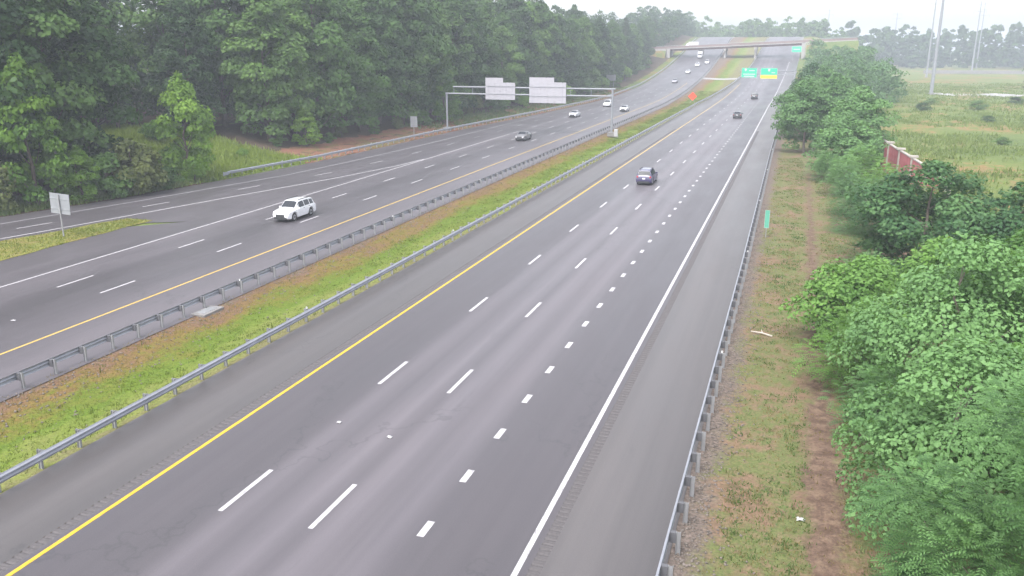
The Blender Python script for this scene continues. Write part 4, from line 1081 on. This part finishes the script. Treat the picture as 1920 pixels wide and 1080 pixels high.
def make_car(name, label, spec, pm, x, y, rz, z=None, cat='car', pitch=0., detail=True):
    o = thing(name, label, cat, (x, y, (float(elev(y)) if z is None else z) + .012), rz, 'vehicles on the road')
    o.rotation_euler = (pitch, 0, rz)
    keys = spec['h']; ky = [k[0] for k in keys]
    def col(i): return [k[i] for k in keys]
    ys = set(np.round(np.concatenate([np.array(ky), np.arange(-spec['L'], spec['L'], .16)]), 3))
    ar = spec['wr'] + .07
    for w in spec['wy']: ys |= set(np.round(w + ar * np.cos(np.linspace(0, math.pi, 13)), 3))
    ys = sorted(v for v in ys if -spec['L'] <= v <= spec['L'])
    def section(yv):
        zt, zb_, w, wr = (float(np.interp(yv, ky, col(i))) for i in (1, 2, 3, 4))
        zb = .24
        end = max(0, abs(yv) - (spec['L'] - .25)) / .25; zb += .1 * end
        for c in spec['wy']:
            if abs(yv - c) < ar: zb = max(zb, spec['wr'] + math.sqrt(max(0, ar * ar - (yv - c) ** 2)))
        zb = min(zb, zb_ - .06)
        p2 = min(zb + .06, zb_ - .04); p3 = min(max(.62, zb + .08), zb_ - .02)
        return [(0, zb), (w - .10, zb), (w - .015, p2), (w + .012, p3), (w - .02, zb_), (wr, zt - .045), (wr * .55, zt - .008), (0, zt)]
    secs = [section(v) for v in ys]
    n = 8; m = MB(); V = []
    for yv, s in zip(ys, secs):
        V += [(-px, yv, pz) for px, pz in s[1:7]][::-1] if False else []
    ring = []
    V = []
    for yv, s in zip(ys, secs):
        full = [(px, yv, pz) for px, pz in s] + [(-px, yv, pz) for px, pz in s[1:7][::-1]]
        V += full
    k = 14; F = []
    for i in range(len(ys) - 1):
        for j in range(k): F.append((i * k + j, i * k + (j + 1) % k, (i + 1) * k + (j + 1) % k, (i + 1) * k + j))
    F += [tuple(range(k))[::-1], tuple((len(ys) - 1) * k + j for j in range(k))]
    m.add(V, F)
    body = link('body', m.mesh('body', R(38)), pm, o)
    def surf(yv, r):
        s = section(yv); i = min(int(r), 6); t = r - i
        a, b = s[i], s[i + 1]; return Vector((a[0] + (b[0] - a[0]) * t, yv, a[1] + (b[1] - a[1]) * t))
    def patch(nm, y0, y1, r0, r1, side, off, mat, parent, ny=4, nr=4, skew=0.):
        pts = []
        for a in range(ny + 1):
            for b in range(nr + 1):
                rr = r0 + (r1 - r0) * b / nr; yy = y0 + (y1 - y0) * a / ny + skew * (b / nr)
                p = surf(yy, rr); q = surf(yy + .02, rr); u = surf(yy, min(rr + .05, 6.99)); u0 = surf(yy, rr - .05)
                nn = (q - p).cross(u - u0)
                if nn.length > 1e-9: nn.normalize()
                if nn.x < 0 and r1 < 5.01: nn = -nn
                if r1 > 5.01 and nn.z < 0: nn = -nn
                p = p + nn * off; pts.append((p.x * side, p.y, p.z))
        w = nr + 1
        return pts, [(a * w + b, a * w + b + 1, (a + 1) * w + b + 1, (a + 1) * w + b) for a in range(ny) for b in range(nr)]
    for nm, (a, b) in (('windscreen', spec['front']), ('rear_window', spec['rear'])):
        g = MB()
        for sd in (1, -1):
            pt, fc = patch(nm, a, b, 5.12, 6.999, sd, .008, None, None); g.add(pt, fc)
        link(nm, g.mesh(nm), M['glass'], o)
    for sd in (1, -1):
        for (a, b) in spec['sides']:
            pt, fc = patch('side_window', a, b, 4.12, 4.86, sd, .008, None, None)
            link('side_window', MB().add(pt, fc).mesh('side_window'), M['glass'], o)
    for c in spec['wy']:
        for sd in (1, -1):
            r = spec['wr']; xo = float(np.interp(c, ky, col(3))) - .02
            w = link('wheel', MB().tube((0, 0, 0), (sd * .02, 0, 0), .09, n=12).mesh('wheel', .6), M['trim'], o, (sd * (xo - .01), c, r))
            tm = MB(); pr = [(-.2, r * .66), (-.21, r * .9), (-.19, r), (-.02, r), (0, r * .9), (-.01, r * .66)]
            nseg = 22; vs = []; fs = []
            for q in range(nseg):
                t = 2 * math.pi * q / nseg
                vs += [(px * sd, math.cos(t) * rr, math.sin(t) * rr) for px, rr in pr]
            for q in range(nseg):
                for j in range(6): fs.append((q * 6 + j, q * 6 + (j + 1) % 6, ((q + 1) % nseg) * 6 + (j + 1) % 6, ((q + 1) % nseg) * 6 + j))
            link('tyre', tm.add(vs, fs).mesh('tyre', .7), M['tyre'], w)
            rm = MB().tube((-.06 * sd, 0, 0), (-.03 * sd, 0, 0), r * .67, n=22)
            for q in range(5):
                t = 2 * math.pi * q / 5; rm.box((-.012 * sd, math.cos(t) * r * .36, math.sin(t) * r * .36), (.02, r * .6, r * .14), Matrix.Rotation(t, 3, 'X'))
            link('rim', rm.mesh('rim', .5), M['rim'], w)
    ub = MB().box((0, 0, .34), (1.4, spec['L'] * 2 - .3, .26)); link('underbody', ub.mesh('underbody'), M['trim'], o)
    Lh = spec['L']
    if detail:
        for sd in (1, -1):
            hz = .78 if spec is SUV else .66
            link('headlight', MB().box((sd * .58, Lh - .16, hz), (.34, .22, .14), Matrix.Rotation(-sd * .28, 3, 'Z')).mesh('headlight'), M['lamp'], o)
            link('tail_light', MB().box((sd * (.74), -Lh + .12, hz + .18), (.2, .2, .2 if spec is SUV else .14), Matrix.Rotation(sd * .2, 3, 'Z')).mesh('tail_light'), M['tail'], o)
            mi = MB().box((sd * 1.02, spec['front'][1] - .32, (1.1 if spec is SUV else 1.0)), (.2, .12, .15)); link('mirror', mi.mesh('mirror'), pm, o)
            for (a, b) in spec['sides'][-2:]:
                pq = surf(a + .1, 3.8); link('door_handle', MB().box((sd * (pq.x + .01), a + .14, pq.z), (.03, .18, .03)).mesh('door_handle'), M['trim'], o)
        link('grille', MB().box((0, Lh - .02, .58), (.9, .06, .24)).mesh('grille'), M['trim'], o)
        for yy in (Lh - .03, -Lh + .03):
            link('bumper', MB().box((0, yy, .38), (1.35, .16, .18)).mesh('bumper'), M['trim'], o)
        link('number_plate', MB().box((0, -Lh - .0, .78), (.32, .05, .16)).mesh('number_plate'), M['plate'], o)
        if spec is SUV:
            for sd in (1, -1): link('roof_rail', MB().box((sd * .62, -.75, 1.775), (.04, 1.9, .05)).mesh('roof_rail'), M['trim'], o)
    return o
PW = car_paint('white_car_paint', (.68, .68, .71)); PN = car_paint('navy_car_paint', (.035, .028, .09)); PG = car_paint('grey_car_paint', (.28, .27, .30))
PD = car_paint('dark_grey_car_paint', (.12, .115, .12)); PS = car_paint('silver_car_paint', (.55, .55, .58)); PB = car_paint('black_car_paint', (.022, .022, .025)); PW2 = car_paint('pale_car_paint', (.66, .66, .69))
make_car('white_suv', 'white sport utility car coming toward us on the left carriageway', SUV, PW, -44.35, 68.6, R(180))
make_car('dark_suv', 'dark blue hatchback car driving away in the near carriageway', SUV, PN, -16.2, 100.5, 0)
make_car('grey_sedan', 'dark grey saloon car coming along the left carriageway before the gantry', SEDAN, PD, -44.6, 141.5, R(180))
make_car('silver_sedan', 'pale silver car in the outer lane of the left carriageway beyond the gantry', SEDAN, PS, -48.2, 192, R(180))
make_car('pale_car', 'small white car just left of the gantry\'s median post', SUV, PW2, -48.3, 229, R(180), detail=False)
make_car('silver_car', 'silver car in the inner lane just right of the gantry\'s median post', SEDAN, PS, -40.7, 213, R(180))
make_car('black_sedan', 'black saloon car driving away in the right lanes near the tree clump', SEDAN, PB, -12.5, 201, 0)
make_car('black_suv', 'farthest black car driving away below the green overhead signs', SUV, PB, -12.3, 270, 0)
make_car('dark_sedan', 'small dark grey car far up the left carriageway', SEDAN, PG, -44.3, 330, R(180), pitch=math.atan(slope(330)) * -1, detail=False)
make_car('pale_sedan', 'white car far up the left carriageway below the bridge', SEDAN, PW, -44.5, 371, R(180), pitch=-math.atan(slope(371)), detail=False)
make_car('white_van', 'white vehicle approaching from just below the bridge', SUV, PW, -44.0, 400, R(180), pitch=-math.atan(slope(400)), detail=False)
make_car('pale_suv', 'second white vehicle right of the one just below the bridge', SUV, PW2, -40.9, 411, R(180), pitch=-math.atan(slope(411)), detail=False)
def truck(label, x, y, rz, z, s=1.0, pitch=0):
    o = thing('box_truck', label, 'truck', (x, y, z), rz, 'vehicles on the road'); o.rotation_euler = (pitch, 0, rz); o.scale = (s, s, s)
    link('cargo_box', MB().box((0, -1.2, 2.15), (2.4, 6.0, 2.6)).mesh('cargo_box'), M['sign_white'], o)
    cabp = [(1.9, .6), (3.9, .6), (3.95, 1.25), (3.3, 1.5), (2.85, 2.5), (1.9, 2.6)]
    cm = MB(); cm.add([(-1.05, yy, zz) for yy, zz in cabp] + [(1.05, yy, zz) for yy, zz in cabp], [tuple(range(6))[::-1], tuple(range(6, 12))] + [(i, (i + 1) % 6, 6 + (i + 1) % 6, 6 + i) for i in range(6)])
    link('cab', cm.mesh('cab'), PW2, o)
    a, b = Vector((0, 3.25, 1.6)), Vector((0, 2.9, 2.42)); 
    link('windscreen', MB().add([(-.95, 3.30, 1.58), (.95, 3.30, 1.58), (.95, 2.93, 2.42), (-.95, 2.93, 2.42)], [(0, 1, 2, 3)]).mesh('windscreen'), M['glass'], o)
    link('chassis', MB().box((0, 0, .62), (1.0, 7.6, .3)).mesh('chassis'), M['trim'], o)
    for yy in (3.0, -2.6):
        for sd in (-1, 1):
            w = link('wheel', MB().tube((0, 0, 0), (sd * .05, 0, 0), .2, n=12).mesh('wheel'), M['rim'], o, (sd * 1.0, yy, .48))
            link('tyre', MB().tube((-.28 * sd, 0, 0), (-.005 * sd, 0, 0), .48, n=18).mesh('tyre', .7), M['tyre'], w)
    return o
truck('white truck crossing the bridge toward the left', -52, BY + 2.2, R(90), dk(-52) + .004, .8)
truck('white truck on the left carriageway under the bridge', -46.8, 436, R(180), float(elev(436)), .95, -math.atan(slope(436)))

# ================================================================== HAZE
hz = NT('haze_air')
pv = hz.n('ShaderNodeVolumePrincipled')
pv.inputs['Color'].default_value = (.85, .91, 1.0, 1)
pv.inputs['Density'].default_value = .00070
pv.inputs['Anisotropy'].default_value = 0.0
hz.l(pv.outputs[0], hz.out.inputs['Volume'])
hb = link('haze', MB().box((0, 1370, 22.4), (3100, 2960, 51)).mesh('haze'), hz.m)
stuff(hb, 'pale morning haze thickening with distance', 'haze')
